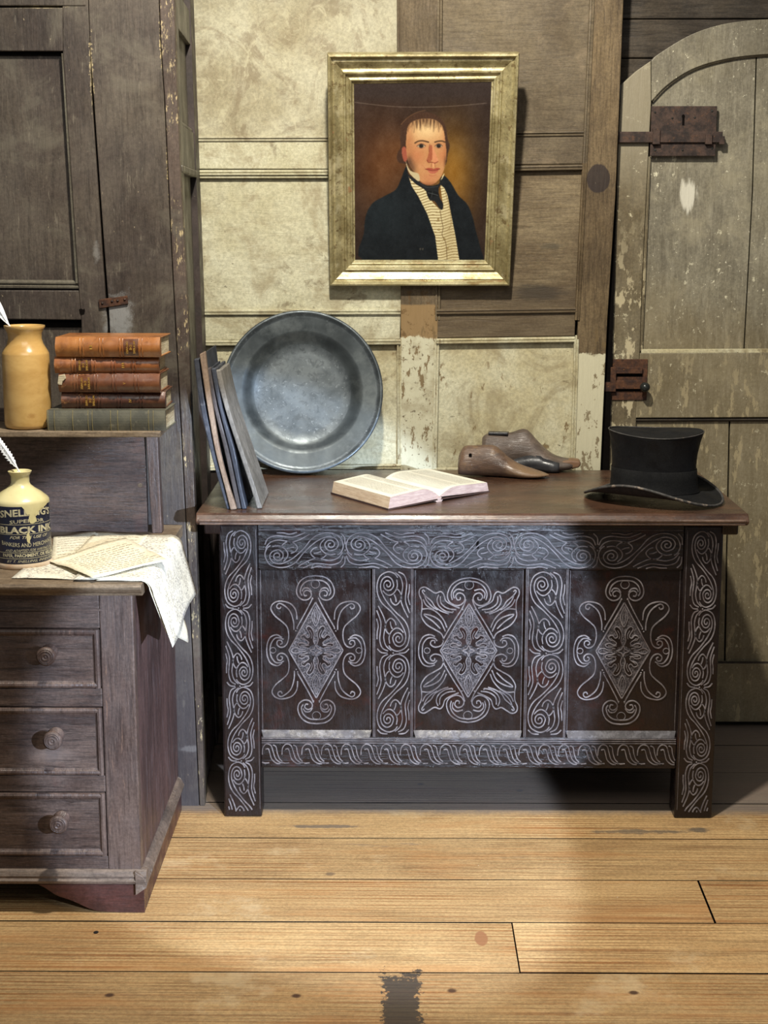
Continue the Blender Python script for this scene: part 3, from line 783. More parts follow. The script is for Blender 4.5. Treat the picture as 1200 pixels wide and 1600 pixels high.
# ================================================================== CARVED CHEST
XP = .572; PW = .088; ZC = .70
O = (0, .28, 0)
ct = thing('carved_chest', O, 'large dark oak chest with carved scrollwork front and three lozenge panels', 'chest')


def CX(u, v=1020): return WY(u, v, 0)[0]


def CZ(v, u=735): return WY(u, v, 0)[1]


zf0 = CZ(890); zr1 = CZ(1153); zr0 = CZ(1201)
YBK = .55
# posts: front pair carved, rear pair plain
cpst = []
for sx in (-1, 1):
    x0, x1 = sorted((sx*XP, sx*(XP-PW)))
    p = MB().box(x0, x1, 0, .07, 0, ZC).build('post', M_chest, ct, org=O, bev=.004)
    cpst.append((p, x0, x1))
    MB().box(x0, x1, YBK-.06, YBK, 0, ZC).build('post', M_chest, ct, org=O, bev=.004)
    xo = sx*(XP-.012)
    a, b = sorted((xo, xo-sx*.02))
    MB().box(a, b, .07, YBK-.06, zr0, ZC).build('side_panel', M_chest, ct, org=O)
    a, b = sorted((sx*(XP-.0), sx*(XP-.04)))
    MB().box(a, b, .07, YBK-.06, zr0, zr0+.09).build('side_rail', M_chest, ct, org=O, bev=.003)
    # cleat under the lid end
    a, b = sorted((sx*(XP-.005), sx*(XP+.031)))
    MB().prism([(-.01, ZC+.008), (YBK, ZC+.008), (YBK, ZC-.012), (.0, ZC-.012), (-.0, ZC-.02), (-.006, ZC-.02)], a, b, 'x').build('lid_cleat', M_chest, ct, org=O, bev=.003)
xi = XP-PW
fr = MB().box(-xi, xi, .004, .04, zf0, ZC).build('top_rail', M_chestH, ct, org=O, bev=.002)
br = MB().box(-xi, xi, .004, .04, zr0, zr1).build('bottom_rail', M_chestH, ct, org=O, bev=.002)
MB().box(-xi, xi, YBK-.03, YBK-.01, zr0, ZC).build('back_board', M_chest, ct, org=O)
MB().box(-XP+.03, XP-.03, .04, YBK-.02, zr0+.02, zr0+.035).build('bottom_board', M_chest, ct, org=O)
mu = [(CX(581), CX(646)), (CX(819), CX(887))]
mun = []
for a, b in mu:
    mun.append(MB().box(a, b, .005, .035, zr1-.002, zf0+.002).build('muntin', M_chest, ct, org=O, bev=.0015))
pnx = [(-xi, mu[0][0]), (mu[0][1], mu[1][0]), (mu[1][1], xi)]
YP = .016
pans = []
for a, b in pnx:
    p = MB().box(a-.006, b+.006, YP, YP+.014, zr1-.006, zf0+.006).build('panel', M_chest, ct, org=O)
    pans.append((p, a, b))
    # sloping chamfer at the foot of the panel
    MB().prism([(a+.004, .0), (b-.004, .0), (b-.004, .0)], 0, 0) if False else None
    m_ = MB()
    za_, zb_ = zr1-.002, zr1+.013
    m_.add([(a+.006, .0035, za_), (b-.006, .0035, za_), (b-.001, YP, zb_), (a+.001, YP, zb_), (a+.001, YP+.004, za_), (b-.001, YP+.004, za_)],
           [(0, 1, 2, 3), (3, 2, 5, 4), (0, 4, 5, 1), (0, 3, 4), (1, 5, 2)])
    m_.build('chamfer', M_sill, ct, org=O, label='light worn sloping chamfer below the panel')
    # shadowy top bevel
    MB().prism([(.004, zf0), (.004, zf0-.001), (YP, zf0-.006), (YP, zf0)], a+.004, b-.004, 'x').build('top_bevel', M_chestH, ct, org=O)

# lid
lt = ZC+.034
lid = MB().prism([(-.036, ZC+.008), (-.045, ZC+.013), (-.047, ZC+.018), (-.043, ZC+.023), (-.038, lt-.004), (-.032, lt), (YBK+.02, lt), (YBK+.02, ZC+.008)], -.618, .618, 'x').build('lid', M_lid, ct, org=O, bev=.003)
MB().box(-.61, .61, -.046, -.030, ZC+.009, ZC+.015).build('lid_edge', M_lidedge, lid, org=O, bev=.002)
MB().box(-.612, .612, -.0486, -.036, ZC+.0165, ZC+.0225).build('lid_edge', M_lidedge, lid, org=O, bev=.002)

# ---------------- carving
SW, SH_ = .0037, .0026    # carved line width and relief


def spiral(cx, cy, r0, r1, a0, turns, n=22):
    out = []
    for i in range(n+1):
        t = i/n; a = R(a0)+t*turns*2*math.pi; r = r0+(r1-r0)*t
        out.append((cx+r*math.cos(a), cy+r*math.sin(a)))
    return out


# one S-scroll unit, drawn in a 270 x 560 cell, y down
def rot2(p): return [(270-x, 554-y) for x, y in p]


def spin(cx, cy, r0, r1, a0, a1, n=20):
    return [(cx+(r0+(r1-r0)*i/n)*math.cos(R(a0+(a1-a0)*i/n)), cy+(r0+(r1-r0)*i/n)*math.sin(R(a0+(a1-a0)*i/n))) for i in range(n+1)]


H_ = []
H_.append(spin(93, 94, 7, 45, 560, 0)+[(121, 54), (82, 40), (44, 66), (36, 124), (76, 200), (152, 278), (222, 333), (257, 392), (263, 458), (238, 518), (176, 547), (124, 534), (100, 508)])
H_.append([(52, 134), (82, 160), (116, 164), (150, 140), (168, 100), (162, 60)])
H_.append([(158, 118), (186, 140), (200, 176), (184, 212), (154, 232), (124, 214), (112, 186)])
H_.append([(142, 160), (154, 184), (158, 210)])
H_.append([(150, 12), (192, 44), (210, 96), (204, 146), (196, 196), (216, 252), (254, 316)])
H_.append([(176, 8), (222, 30), (242, 84), (236, 150), (234, 208), (266, 286)])
H_.append([(264, 90), (262, 140), (254, 180), (268, 230)])
U = H_+[rot2(p) for p in H_]
U.append([(8, 530), (40, 556), (90, 560)]); U.append([(262, 530), (230, 556), (180, 560)])


def scroll_unit(mb, x0, z0, w, h, flip=False, horiz=False, upside=False, y=0.):
    """one S-scroll in the cell with top-left corner x0,z0; horiz lays it along x"""
    for path in U:
        q = []
        for a, b in cr(path, 4):
            a_, b_ = a/270., b/560.
            if flip: a_ = 1-a_
            if upside: b_ = 1-b_
            if horiz: q.append((x0+b_*w, z0-a_*h))
            else: q.append((x0+a_*w, z0-b_*h))
        mb.ridge(q, SW, SH_, y)


def dots(mb, pts, y, r=.0022):
    for x, z in pts:
        mb.lathe([(0, .0028), (r*.8, .002), (r, -.001)], 8, (x, y, z), Matrix.Rotation(R(90), 3, 'X'))


zcr = [CZ(v) for v in (828, 951, 1073, 1190, 1312)]
for k, (p, x0, x1) in enumerate(cpst):
    mb = MB()
    a, b = x0+.010, x1-.014 if k == 0 else x1-.010
    if k == 1: a = x0+.016
    for i in range(4):
        h = zcr[i]-zcr[i+1]
        if i == 3:
            # last cell is cut short by the foot
            sub = MB(); scroll_unit(sub, a, zcr[i], b-a, h, flip=(i+k) % 2 == 0, y=0)
            # keep only what lies above the foot
            keep = set(j for j, v in enumerate(sub.v) if v[2] > .014)
            fs = [f for f in sub.f if all(q in keep for q in f)]
            mb.add(sub.v, fs)
        else:
            scroll_unit(mb, a, zcr[i], b-a, h, flip=(i+k) % 2 == 0, y=0)
    dots(mb, [((a+b)/2, z) for z in zcr[1:4]], 0)
    mb.ridge([(x1-.004 if k == 0 else x0+.006, z) for z in (.02, .2, .4, .69)], .0012, .0008, 0)
    mb.build('carving', M_carve, p, org=O, smooth=True, angle=60)
for p, (a, b) in zip(mun, mu):
    mb = MB(); m0, m1 = a+.010, b-.008
    zt_, zb_ = zf0-.004, zr1+.008
    hh = (zt_-zb_)/2
    scroll_unit(mb, m0, zt_, m1-m0, hh, flip=False, y=.005)
    scroll_unit(mb, m0, zb_+hh*2-hh, m1-m0, hh, flip=True, y=.005)
    dots(mb, [((m0+m1)/2, (zt_+zb_)/2)], .005)
    for xx in (a+.003, a+.0065, b-.005, b-.002):
        mb.ridge([(xx, z) for z in (zr1, .35, zf0)], .0018, .0016, .005)
    mb.build('carving', M_carve, p, org=O, smooth=True, angle=60)
# frieze: five units between the crossings
fx = [CX(u, 860) for u in (412, 539, 670, 802, 934, 1066)]
mb = MB(); zt_, zb_ = CZ(832), CZ(889)
for i in range(5):
    scroll_unit(mb, fx[i], zt_, fx[i+1]-fx[i], zt_-zb_, flip=i % 2 == 0, horiz=True, y=.004)
dots(mb, [(x, (zt_+zb_)/2) for x in fx[1:-1]], .004)
mb.ridge([(-xi+.003, ZC-.012), (0, ZC-.012), (xi-.003, ZC-.012)], .0016, .001, .004)
mb.build('carving', M_carve, fr, org=O, smooth=True, angle=60)
mbk = MB(); c_ = WY(746, 852, 0)
mbk.prism([(c_[0]+a*.0014, c_[1]+b*.0014) for a, b in ((-2, 5), (0, 8), (3, 5), (2, 1), (3, -5), (0, -7), (-2, -3))], .0035, .008).build('keyhole', M_gap, fr, org=O)
# gadrooned bottom rail
mb = MB(); zt_, zb_ = CZ(1164), CZ(1194); hh = zt_-zb_
per = (2*xi-.01)/20.5
for i in range(21):
    x0 = -xi+.002+i*per*.985; jj = random.uniform(.9, 1.1)
    for path in ([(.02, .45), (.06, .8), (.25, 1.0), (.5, .92), (.62, .6), (.74, .25), (.95, .06), (1.2, 0)],
                 [(.2, .72), (.36, .74), (.44, .5), (.54, .2), (.78, .0), (1.0, -.02)],
                 [(.62, .95), (.78, .85), (.84, .55), (.95, .25), (1.1, .1)], [(.0, .05), (.16, .0), (.4, .02)]):
        q = [(x0+a*per*jj, zb_+b*hh) for a, b in cr(path, 4)]
        q = [t for t in q if t[0] < xi-.002]
        if len(q) > 2: mb.ridge(q, SW*.9, SH_, .004)
for zz in (zr1-.004, zr1-.009, zt_+.003):
    mb.ridge([(-xi+.002, zz), (0, zz), (xi-.002, zz)], .0022, .0018, .004)
mb.build('carving', M_carve, br, org=O, smooth=True, angle=60)

# lozenge panels: quadrant outlines, mirrored four ways (units: millimetre-like, y up)
QA = dict(s=.000308, loz=(372, 203), lines=[
    [(22, 408), (36, 372), (88, 272), (140, 178)],
    [(140, 240), (148, 310), (190, 362), (265, 380), (315, 362), (334, 320), (305, 268), (252, 222), (214, 180), (203, 120), (212, 62), (236, 30), (268, 24), (292, 46), (286, 74), (262, 78), (252, 56), (268, 46)],
    [(258, 338), (268, 322), (288, 330), (286, 352), (262, 362), (214, 330), (184, 288), (166, 220), (164, 160)],
    [(255, 98), (292, 120), (340, 102), (364, 52), (370, 0)],
    [(242, 84), (270, 96), (305, 94), (336, 52), (346, 0)],
    [(0, 575), (65, 566), (115, 530), (140, 470), (132, 420), (95, 390), (55, 394), (32, 420), (36, 450), (64, 464), (88, 446), (80, 422), (62, 424)],
    [(0, 542), (55, 536), (98, 502), (114, 452), (100, 424)],
    [(30, 450), (50, 478), (84, 480), (100, 456)]],
    club=[(0, 512, 32), (322, 0, 22)])
QB = dict(s=.000244, loz=(460, 268), lines=[
    [(30, 500), (60, 420), (140, 290), (218, 155), (245, 95)],
    [(0, 710), (88, 692), (168, 636), (204, 545), (184, 475), (118, 440), (66, 456), (38, 505), (56, 548), (98, 562), (126, 532), (110, 495), (84, 500), (84, 522)],
    [(0, 676), (78, 664), (138, 620), (168, 555), (158, 495)],
    [(48, 585), (108, 598), (148, 560), (140, 510)],
    [(88, 415), (158, 445), (218, 485), (238, 545), (268, 575), (318, 560), (368, 590), (418, 618), (462, 600), (470, 550), (445, 485), (443, 405), (448, 335), (398, 255), (318, 205), (258, 165), (238, 105), (258, 52), (318, 34), (360, 62), (350, 96), (322, 98), (320, 74)],
    [(150, 372), (218, 385), (278, 430), (302, 490), (286, 545)],
    [(120, 400), (200, 412), (262, 460), (270, 530)],
    [(188, 360), (258, 385), (318, 425), (352, 480), (408, 530), (440, 575), (430, 590), (416, 574)],
    [(300, 400), (350, 432), (400, 490), (420, 540)],
    [(330, 400), (400, 440), (432, 500)],
    [(222, 190), (268, 285), (338, 335), (418, 356), (408, 335), (338, 285), (268, 215)],
    [(208, 228), (238, 300), (298, 370), (368, 408), (438, 405)],
    [(318, 138), (368, 156), (428, 136), (466, 66), (473, 0)],
    [(298, 95), (328, 124), (388, 120), (430, 66), (438, 0)]],
    club=[(0, 640, 42), (392, 0, 28)])
LEAF = [[(10, 60), (22, 100), (14, 150), (30, 200), (62, 226), (84, 206), (66, 172), (52, 136), (74, 118), (100, 146), (132, 132), (120, 106), (88, 96), (62, 74), (80, 52), (118, 70), (156, 62), (150, 40), (112, 34), (70, 22)],
        [(40, 112), (34, 150), (54, 190)], [(70, 86), (96, 104), (116, 120)], [(60, 50), (96, 46), (136, 50)]]
PETAL = [(0, 345), (18, 300), (28, 260), (16, 215), (0, 185)]
PETAL2 = [(0, 325), (9, 290), (12, 262), (8, 230), (0, 210)]


def lozenge(pn, a, b, Q):
    cx, cz = (a+b)/2, (zf0+zr1+.01)/2
    s = Q['s']; H, Wd = Q['loz']; y = YP
    lz = MB(); lz.prism([(cx, cz+H*s), (cx+Wd*s, cz), (cx, cz-H*s), (cx-Wd*s, cz)], y-.0006, y+.002)
    for (qx, qy, qr) in Q['club']:
        for sg in (1, -1):
            X, Z = cx+qx*s*sg, cz+qy*s*sg
    lz.build('lozenge_ground', M_ground, pn, org=O, label='paler punched ground inside the lozenge')
    fill = MB(); mb = MB()
    k = Q['loz'][0]/372*Q['s']; kx = Q['loz'][1]/203*Q['s']
    for sx in (1, -1):
        for sz in (1, -1):
            T = lambda p: (cx+p[0]*s*sx, cz+p[1]*s*sz)
            L = lambda p: (cx+p[0]*kx*sx, cz+p[1]*k*sz)
            for ln in Q['lines']:
                mb.ridge([T(p) for p in cr(ln, 4)], SW*1.05, SH_, y)
            mb.ridge([T((0, H)), T((Wd*.5, H*.5)), T((Wd, 0))], SW*1.1, SH_, y)
            dd = [(22, 398), (140, 170), (150, 150)] if Q is QA else [(60, 400), (212, 160), (150, 380), (300, 400), (228, 205)]
            dots(mb, [T(p) for p in dd], y)
            leaf_ = [(p[0]*.84, p[1]*.84) for p in cr(LEAF[0], 3, closed=False)]
            fill.prism([L(p) for p in leaf_], y-.0022, y)
            mb.ridge([L(p) for p in leaf_], SW*.85, SH_+.0012, y)
            for l2 in LEAF[1:]: mb.ridge([L((p[0]*.84, p[1]*.84)) for p in cr(l2, 3)], SW*.6, SH_+.0018, y)
            mb.ridge([L(p) for p in cr(PETAL, 4)], SW*.85, SH_+.001, y)
            mb.ridge([L(p) for p in cr(PETAL2, 4)], SW*.6, SH_+.001, y)
            mb.ridge([L(p) for p in cr([(190, 0), (170, 18), (140, 20), (112, 8), (80, 10)], 4)], SW*.85, SH_, y)
            mb.ridge([L(p) for p in [(0, 48), (10, 16), (46, 0)]], SW*.8, SH_+.001, y)
    fill.build('carved_leaves', M_chest, pn, org=O)
    cl = MB()
    for (qx, qy, qr) in Q['club']:
        for sg in (1, -1):
            X, Z = cx+qx*s*sg, cz+qy*s*sg
            r = qr*s
            mb.ridge([(X+r*math.cos(t*.4488), Z+r*math.sin(t*.4488)) for t in range(15)], SW*.6, SH_*.8, y)
    mb.build('carving', M_carve, pn, org=O, smooth=True, angle=60)


lozenge(*pans[0], QA); lozenge(*pans[1], QB); lozenge(*pans[2], QA)
for p, a, b in pans:
    y = YP
    q = [(a+.004, zr1+.014), (a+.004, zf0-.004)], [(b-.004, zr1+.014), (b-.004, zf0-.004)]
    for l in q:
        MB().ridge([l[0], ((l[0][0]+l[1][0])/2, (l[0][1]+l[1][1])/2), l[1]], .0015, .0008, y).build('scribed_border', M_carve, p, org=O)

# ================================================================== THINGS ON THE CHEST
lt = ZC+.034
I3 = Matrix.Identity(3)

# ---------------- pewter charger
M_pew = mat('dull_pewter', (84, 90, 93), (60, 66, 69), sc=9, rough=.42, rvar=.1, spec=.5, metal=.6, coord='obj', layers=[
    dict(sc=6, lo=.5, hi=.66, amt=.45, col=(104, 110, 112), di=.8), dict(sc=40, lo=.5, hi=.62, amt=.5, col=(52, 57, 60), di=1), dict(sc=110, lo=.58, hi=.66, amt=.4, col=(132, 138, 140)),
    dict(sc=130, st=(1, 1, 1), lo=.66, hi=.69, amt=.5, col=(180, 186, 190))], bump=.12)
M_pewd = mat('darker_pewter', (70, 76, 78), (50, 55, 57), sc=9, rough=.42, rvar=.1, spec=.5, metal=.6, coord='obj', layers=[
    dict(sc=6, lo=.5, hi=.66, amt=.4, col=(112, 118, 118))], bump=.12)
Rp = .2075
yb = .495
tilt = math.atan2(YW-.015-yb, 2*Rp)
pl = thing('pewter_charger', (-.409, yb, lt), 'large round dull pewter charger standing on its rim against the pale panelling', 'plate',
           rot=(0, 0, R(3)))
# local: disc axis along -y (front), built in tilted frame about its lowest point
Mt = Matrix.Rotation(-tilt, 3, 'X')


def platept(r, a, d):
    v = Vector((r*math.cos(a), -d, Rp*1.02+r*1.02*math.sin(a)))
    return Mt @ v


prof = [(0, .000), (.10, .0005), (.125, .003), (.136, .008), (.145, .0135), (.153, .0175), (.158, .0188), (.190, .021), (.197, .0225), (.200, .0255), (.204, .026), (Rp, .0235), (.2065, .020), (.199, .018), (.16, .0155), (.14, .004), (.12, -.002), (0, -.003)]
mb = MB(); n = 96; k = len(prof)
for i in range(n):
    for r, d in prof: mb.v.append(tuple(platept(r, 2*math.pi*i/n, d)))
for i in range(n):
    for q in range(k-1): mb.f.append((i*k+q, ((i+1) % n)*k+q, ((i+1) % n)*k+q+1, i*k+q+1)); mb.mi.append(0 if q > 6 or q < 2 else 1)
mb.build('dish', [M_pew, M_pewd], pl, smooth=True, angle=60)

# ---------------- boards / slates leaning in the corner
sl_mats = {
    'a': mat('dark_slate_edge', (66, 70, 80), (44, 46, 54), sc=20, rough=.6, layers=[dict(sc=50, lo=.58, hi=.66, amt=.4, col=(104, 104, 108))], bump=.5),
    'b': mat('light_wood_frame', (150, 130, 112), (122, 102, 86), sc=12, grain=(14, (6, 6, .8)), gamt=.3, rough=.6, layers=[dict(sc=60, lo=.62, hi=.66, amt=.5, col=(90, 72, 58))], bump=.4),
    'c': mat('dark_grey_frame', (78, 72, 72), (54, 50, 50), sc=12, grain=(14, (6, 6, .8)), gamt=.3, rough=.55, bump=.4),
    'd': mat('blue_black_frame', (60, 64, 74), (38, 41, 49), sc=12, rough=.5, bump=.4),
    'e': mat('grey_wood_frame', (124, 120, 114), (96, 92, 86), sc=12, grain=(14, (6, 6, .8)), gamt=.5, rough=.6, bump=.4)}
sc_ = lambda pts: [(295+a/5.336, 530+b/5.336) for a, b in pts]
boards = [
    ('a', [(40, 160), (85, 500), (160, 850), (240, 1150), (318, 1412)], [(86, 150), (130, 500), (210, 880), (290, 1200), (345, 1406)], .20, -.004, 'dark blue grey slate board, leftmost of the five leaning in the corner'),
    ('b', [(88, 118), (136, 450), (215, 900), (292, 1200), (346, 1418)], [(136, 92), (182, 450), (255, 900), (330, 1200), (400, 1412)], .22, -.012, 'tallest leaning board, with a pale bare wood edge'),
    ('c', [(148, 232), (200, 520), (292, 900), (352, 1180), (402, 1404)], [(182, 220), (236, 540), (330, 900), (390, 1180), (436, 1402)], .20, .0, 'thin dark grey leaning board between the pale wood one and the blue black one'),
    ('d', [(184, 228), (242, 520), (332, 880), (402, 1200), (442, 1402)], [(224, 222), (280, 560), (380, 900), (432, 1180), (482, 1400)], .21, -.002, 'blue black leaning board, second from the pewter charger'),
    ('e', [(218, 240), (300, 560), (430, 960), (510, 1200), (568, 1396)], [(264, 236), (345, 580), (470, 960), (545, 1180), (612, 1392)], .20, .004, 'weathered grey wooden board leaning nearest the pewter charger')]
for key, lf, rg, dep, y0, lab in boards:
    y = .012+y0
    Lp = P2(sc_(cr(lf, 3)), y); Rq = P2(sc_(cr(rg, 3)), y)
    zb0 = min(p[1] for p in Lp+Rq)
    Lp = [(a, b+(lt-zb0)*0) for a, b in Lp]
    # stand the foot on the lid
    dz = lt-min(Lp[-1][1], Rq[-1][1])
    Lp = [(a, b+dz) for a, b in Lp]; Rq = [(a, b+dz) for a, b in Rq]
    # keep it clear of the cupboard
    org = (Lp[-1][0], y, lt)
    t = thing('writing_slate', org, lab, 'slate', group=None)
    fr_ = MB().prism(Lp+Rq[::-1], y, y+.018).build('frame_edge', sl_mats[key], t, org=org, bev=.0025)
    body = [(a+.0012, b-.003) for a, b in Lp]+[(a-.0012, b-.003) for a, b in Rq[::-1]]
    MB().prism([(a, max(b, lt+.001)) for a, b in body], y+.018, y+dep).build('board', sl_mats['e' if key == 'e' else 'd'], t, org=org, bev=.0015)

# ---------------- open book
M_page = mat('cream_page_edges', (206, 184, 154), (190, 164, 134), sc=30, st=(1, 1, 6), coord='obj', rough=.8, spec=.1, grain=(30, (.6, .6, 22)), gamt=.45, gcol=(150, 118, 92), bump=.4)
M_paget = mat('pinkish_page_ends', (196, 172, 160), (176, 150, 140), sc=30, st=(1, 1, 6), coord='obj', rough=.8, spec=.1, grain=(40, (.6, .6, 18)), gamt=.5, gcol=(140, 112, 104), bump=.4)
M_print = mat('printed_page', (222, 218, 200), (214, 208, 188), sc=8, coord='obj', rough=.8, spec=.1, bump=.1)
M_cover = mat('worn_dark_cover', (70, 50, 42), (50, 36, 32), sc=20, coord='obj', rough=.6, bump=.3)
M_inkpr = mat('faded_print', (150, 152, 146), (128, 130, 126), sc=60, coord='obj', rough=.8, spec=.1, bump=0)
A = Vector(FZ(517, 771, lt)+(0,)); B = Vector(FZ(607, 797, lt)+(0,)); Cc = Vector(FZ(757, 768, lt)+(0,))
G0 = Vector(FZ(686, 784, lt)+(0,))           # foot of the gutter
ob = thing('open_book', (G0.x, G0.y, lt), 'old open book with cream pages and pinkish page ends lying on the chest', 'book')
hv = (A-B)                                    # along the spine, away from the camera
hl = hv.length*.98
ex = (Cc-B); ex = Vector((ex.x, ex.y, 0)).normalized()
ey = hv.normalized()
# local axes: a = across (right), s = along the spine (back)
wl_ = (G0-B).length; wr_ = (Cc-G0).length


def bp(a, s, z):
    v = (ex*a if a > 0 else (G0-B).normalized()*a)+ey*s
    return (v.x, v.y, z)


def pageh(t):   # height of the upper sheet: gutter t=0, fore-edge t=1
    return .011+.026*math.sin(min(1, t*2.6)*math.pi/2)*(1-.42*t)


for sgn, wdt, nm in ((-1, wl_, 'left'), (1, wr_, 'right')):
    hsc = 1.0 if sgn < 0 else .82
    lift = (lambda t: .004*(1-t)) if sgn < 0 else (lambda t: .008*(1-t))
    nA, nS = 16, 6
    top = MB(); bot = MB(); edge = MB()
    grid = []
    for i in range(nA+1):
        t = i/nA
        for j in range(nS+1):
            s = hl*j/nS
            over = .0 if t < 1 else -.006
            grid.append(bp(sgn*(wdt*t*.965), s, pageh(t)*hsc+.003))
    fs = [(i*(nS+1)+j, (i+1)*(nS+1)+j, (i+1)*(nS+1)+j+1, i*(nS+1)+j+1) for i in range(nA) for j in range(nS)]
    top.add(grid, fs); top.build('page', M_print, ob, smooth=True)
    # text block: closed sides
    for s in (0., hl):
        edge = MB()
        up_ = [bp(sgn*(wdt*i/nA*.965), s, pageh(i/nA)*hsc+.0028) for i in range(nA+1)]
        lo_ = [bp(sgn*(wdt*(i/nA)), s, .0035+lift(i/nA)) for i in range(nA+1)]
        edge.add(up_+lo_, [(i, i+1, nA+2+i, nA+1+i) for i in range(nA)])
        edge.build('page_ends', M_paget, ob)
    fe = MB(); fe.add([bp(sgn*wdt*.965, 0, pageh(1)*hsc+.0028), bp(sgn*wdt*.965, hl, pageh(1)*hsc+.0028), bp(sgn*wdt, hl, .0035), bp(sgn*wdt, 0, .0035)], [(0, 1, 2, 3)])
    fe.build('fore_edge', M_page, ob)
    cv = MB()
    q = [bp(sgn*.006, -.002, .004+.004), bp(sgn*(wdt+.003), -.002, .0032), bp(sgn*(wdt+.003), hl+.002, .0032), bp(sgn*.006, hl+.002, .008)]
    cv.add(q+[(x, y, max(0, z-.0032)) for x, y, z in q], [(0, 1, 2, 3), (7, 6, 5, 4), (0, 4, 5, 1), (1, 5, 6, 2), (2, 6, 7, 3), (3, 7, 4, 0)])
    cv.build('cover', M_cover, ob)
    # printed lines in two columns
    tx = MB()
    rows = 40
    for c0, c1 in ((.14, .46), (.52, .88)):
        for r_ in range(rows):
            s = hl*(.07+.86*r_/(rows-1)); t = c0
            while t < c1:
                w_ = random.uniform(.02, .075); t1 = min(c1, t+w_)
                z0_, z1_ = pageh(t)*hsc+.0034, pageh(t1)*hsc+.0034
                sd = .0011
                tx.add([bp(sgn*wdt*t*.965, s, z0_), bp(sgn*wdt*t1*.965, s, z1_), bp(sgn*wdt*t1*.965, s+sd, z1_), bp(sgn*wdt*t*.965, s+sd, z0_)], [(0, 1, 2, 3)])
                t = t1+.012
    tx.build('print', M_inkpr, ob, kind='stuff')
sp = MB(); sp.prism([(-.012, .002), (-.008, .0), (.008, .0), (.012, .003), (.008, .009), (.004, .012), (0, .010), (-.005, .012), (-.009, .009)], -.001, hl+.001)
vs2 = []
for x, y, z in sp.v:
    v = ex*x+ey*y; vs2.append((v.x, v.y, z))
sp.v = vs2; sp.build('spine', M_paget, ob)

# ---------------- shoe lasts
M_last = mat('worn_brown_last_wood', (108, 86, 70), (78, 61, 51), sc=14, st=(.6, 1, 1.6), coord='obj', grain=(20, (1, 6, 6)), gamt=.4, gcol=(58, 42, 34), rough=.38, spec=.45, layers=[
    dict(sc=18, lo=.55, hi=.68, amt=.5, col=(130, 104, 74)), dict(sc=60, lo=.62, hi=.68, amt=.5, col=(62, 50, 44)), dict(t='blob', c=(.19, 0, .02), r=(.07, .1, .04), col=(146, 118, 88), amt=.6, rag=1, **{'in': .4, 'out': 1.2})], bump=.35)
M_last2 = mat('grey_brown_last_wood', (104, 90, 80), (76, 66, 59), sc=14, st=(.6, 1, 1.6), coord='obj', grain=(20, (1, 6, 6)), gamt=.5, gcol=(60, 48, 42), rough=.4, spec=.45, bump=.35)
M_lastd = mat('dark_leather_patch', (58, 58, 60), (40, 40, 42), sc=20, coord='obj', rough=.35, spec=.5, bump=.4)
M_toe = mat('lighter_toe_wood', (140, 108, 80), (112, 84, 62), sc=14, coord='obj', rough=.5, bump=.3)


def last(name, org, rz, ln, topp, botp, m, lab):
    """loft from the heel (x=0) to the toe (x=ln); topp/botp = height profiles in fractions of ln"""
    t = thing(name, org, lab, 'shoe last', rot=(0, 0, rz))
    nX, nA = 36, 20
    tp_ = cr(topp, 10); bt_ = cr(botp, 10)

    def f(pr, x):
        xs = [p[0] for p in pr]; return float(np.interp(x, xs, [p[1] for p in pr]))
    wid = cr([(0, .10), (.04, .145), (.15, .165), (.35, .135), (.55, .165), (.72, .195), (.88, .15), (.96, .08), (1, .02)], 8)
    mb = MB()
    for i in range(nX+1):
        x = i/nX; x = .5-.5*math.cos(math.pi*x)
        zt_, zb_ = f(tp_, x), f(bt_, x); w = f(wid, x); h = zt_-zb_
        for a in range(nA):
            an = 2*math.pi*a/nA
            c, s = math.cos(an), math.sin(an)
            yy = w*math.copysign(abs(c)**.75, c)
            zz = math.copysign(abs(s)**.7, s)
            yy *= (1-.42*max(0, zz)*min(1, h/.2))
            bend = .05*math.sin(x*math.pi)
            mb.v.append((x*ln, (yy+bend)*ln, (zb_+h*(zz+1)/2)*ln))
    for i in range(nX):
        for a in range(nA): mb.f.append((i*nA+a, i*nA+(a+1) % nA, (i+1)*nA+(a+1) % nA, (i+1)*nA+a)); mb.mi.append(0)
    mb.f.append(tuple(range(nA))); mb.f.append(tuple(nX*nA+a for a in range(nA))); mb.mi += [0, 0]
    return t, mb.build('last_body', m, t, smooth=True, angle=70), f, tp_, bt_


sx1, sy1 = FZ(722, 744, lt); ex1, ey1 = FZ(850, 748, lt)
y1 = sy1+.005
L1 = WY(857, 742, y1-.02)[0]-WY(717, 742, y1)[0]
zz = lambda pts, n, b0: [(a/n, (b0-b)/n) for a, b in pts]
top1 = [(0, .235), (.06, .335), (.2, .345), (.37, .35), (.46, .295), (.55, .215), (.68, .135), (.82, .09), (.95, .055), (1, .04)]
bot1 = [(0, .022), (.1, .012), (.3, .004), (.5, .0), (.7, .0), (.85, .008), (.95, .022), (1, .035)]
t1, b1, f_, tp_, bt_ = last('shoe_last', (WY(717, 742, y1)[0], y1+.0, lt), R(-9), L1*1.01, top1, bot1, M_last, 'nearer brown wooden shoe last with a pointed toe, beside the open book')
MB().lathe([(0, .001), (.004, .001), (.004, -.002)], 12, (.14*L1, -.125*L1, .26*L1), Matrix.Rotation(R(90), 3, 'X')).build('nail_hole', M_gap, t1)
y2 = y1+.10
xa = WY(753, 735, y2)[0]; L2 = WY(906, 735, y2)[0]-xa
top2 = [(0, .33), (.05, .37), (.18, .375), (.30, .385), (.40, .42), (.47, .40), (.56, .30), (.66, .205), (.76, .145), (.86, .125), (.95, .115), (1, .09)]
bot2 = [(0, .03), (.15, .015), (.35, .02), (.6, .0), (.75, .0), (.88, .02), (.97, .045), (1, .06)]
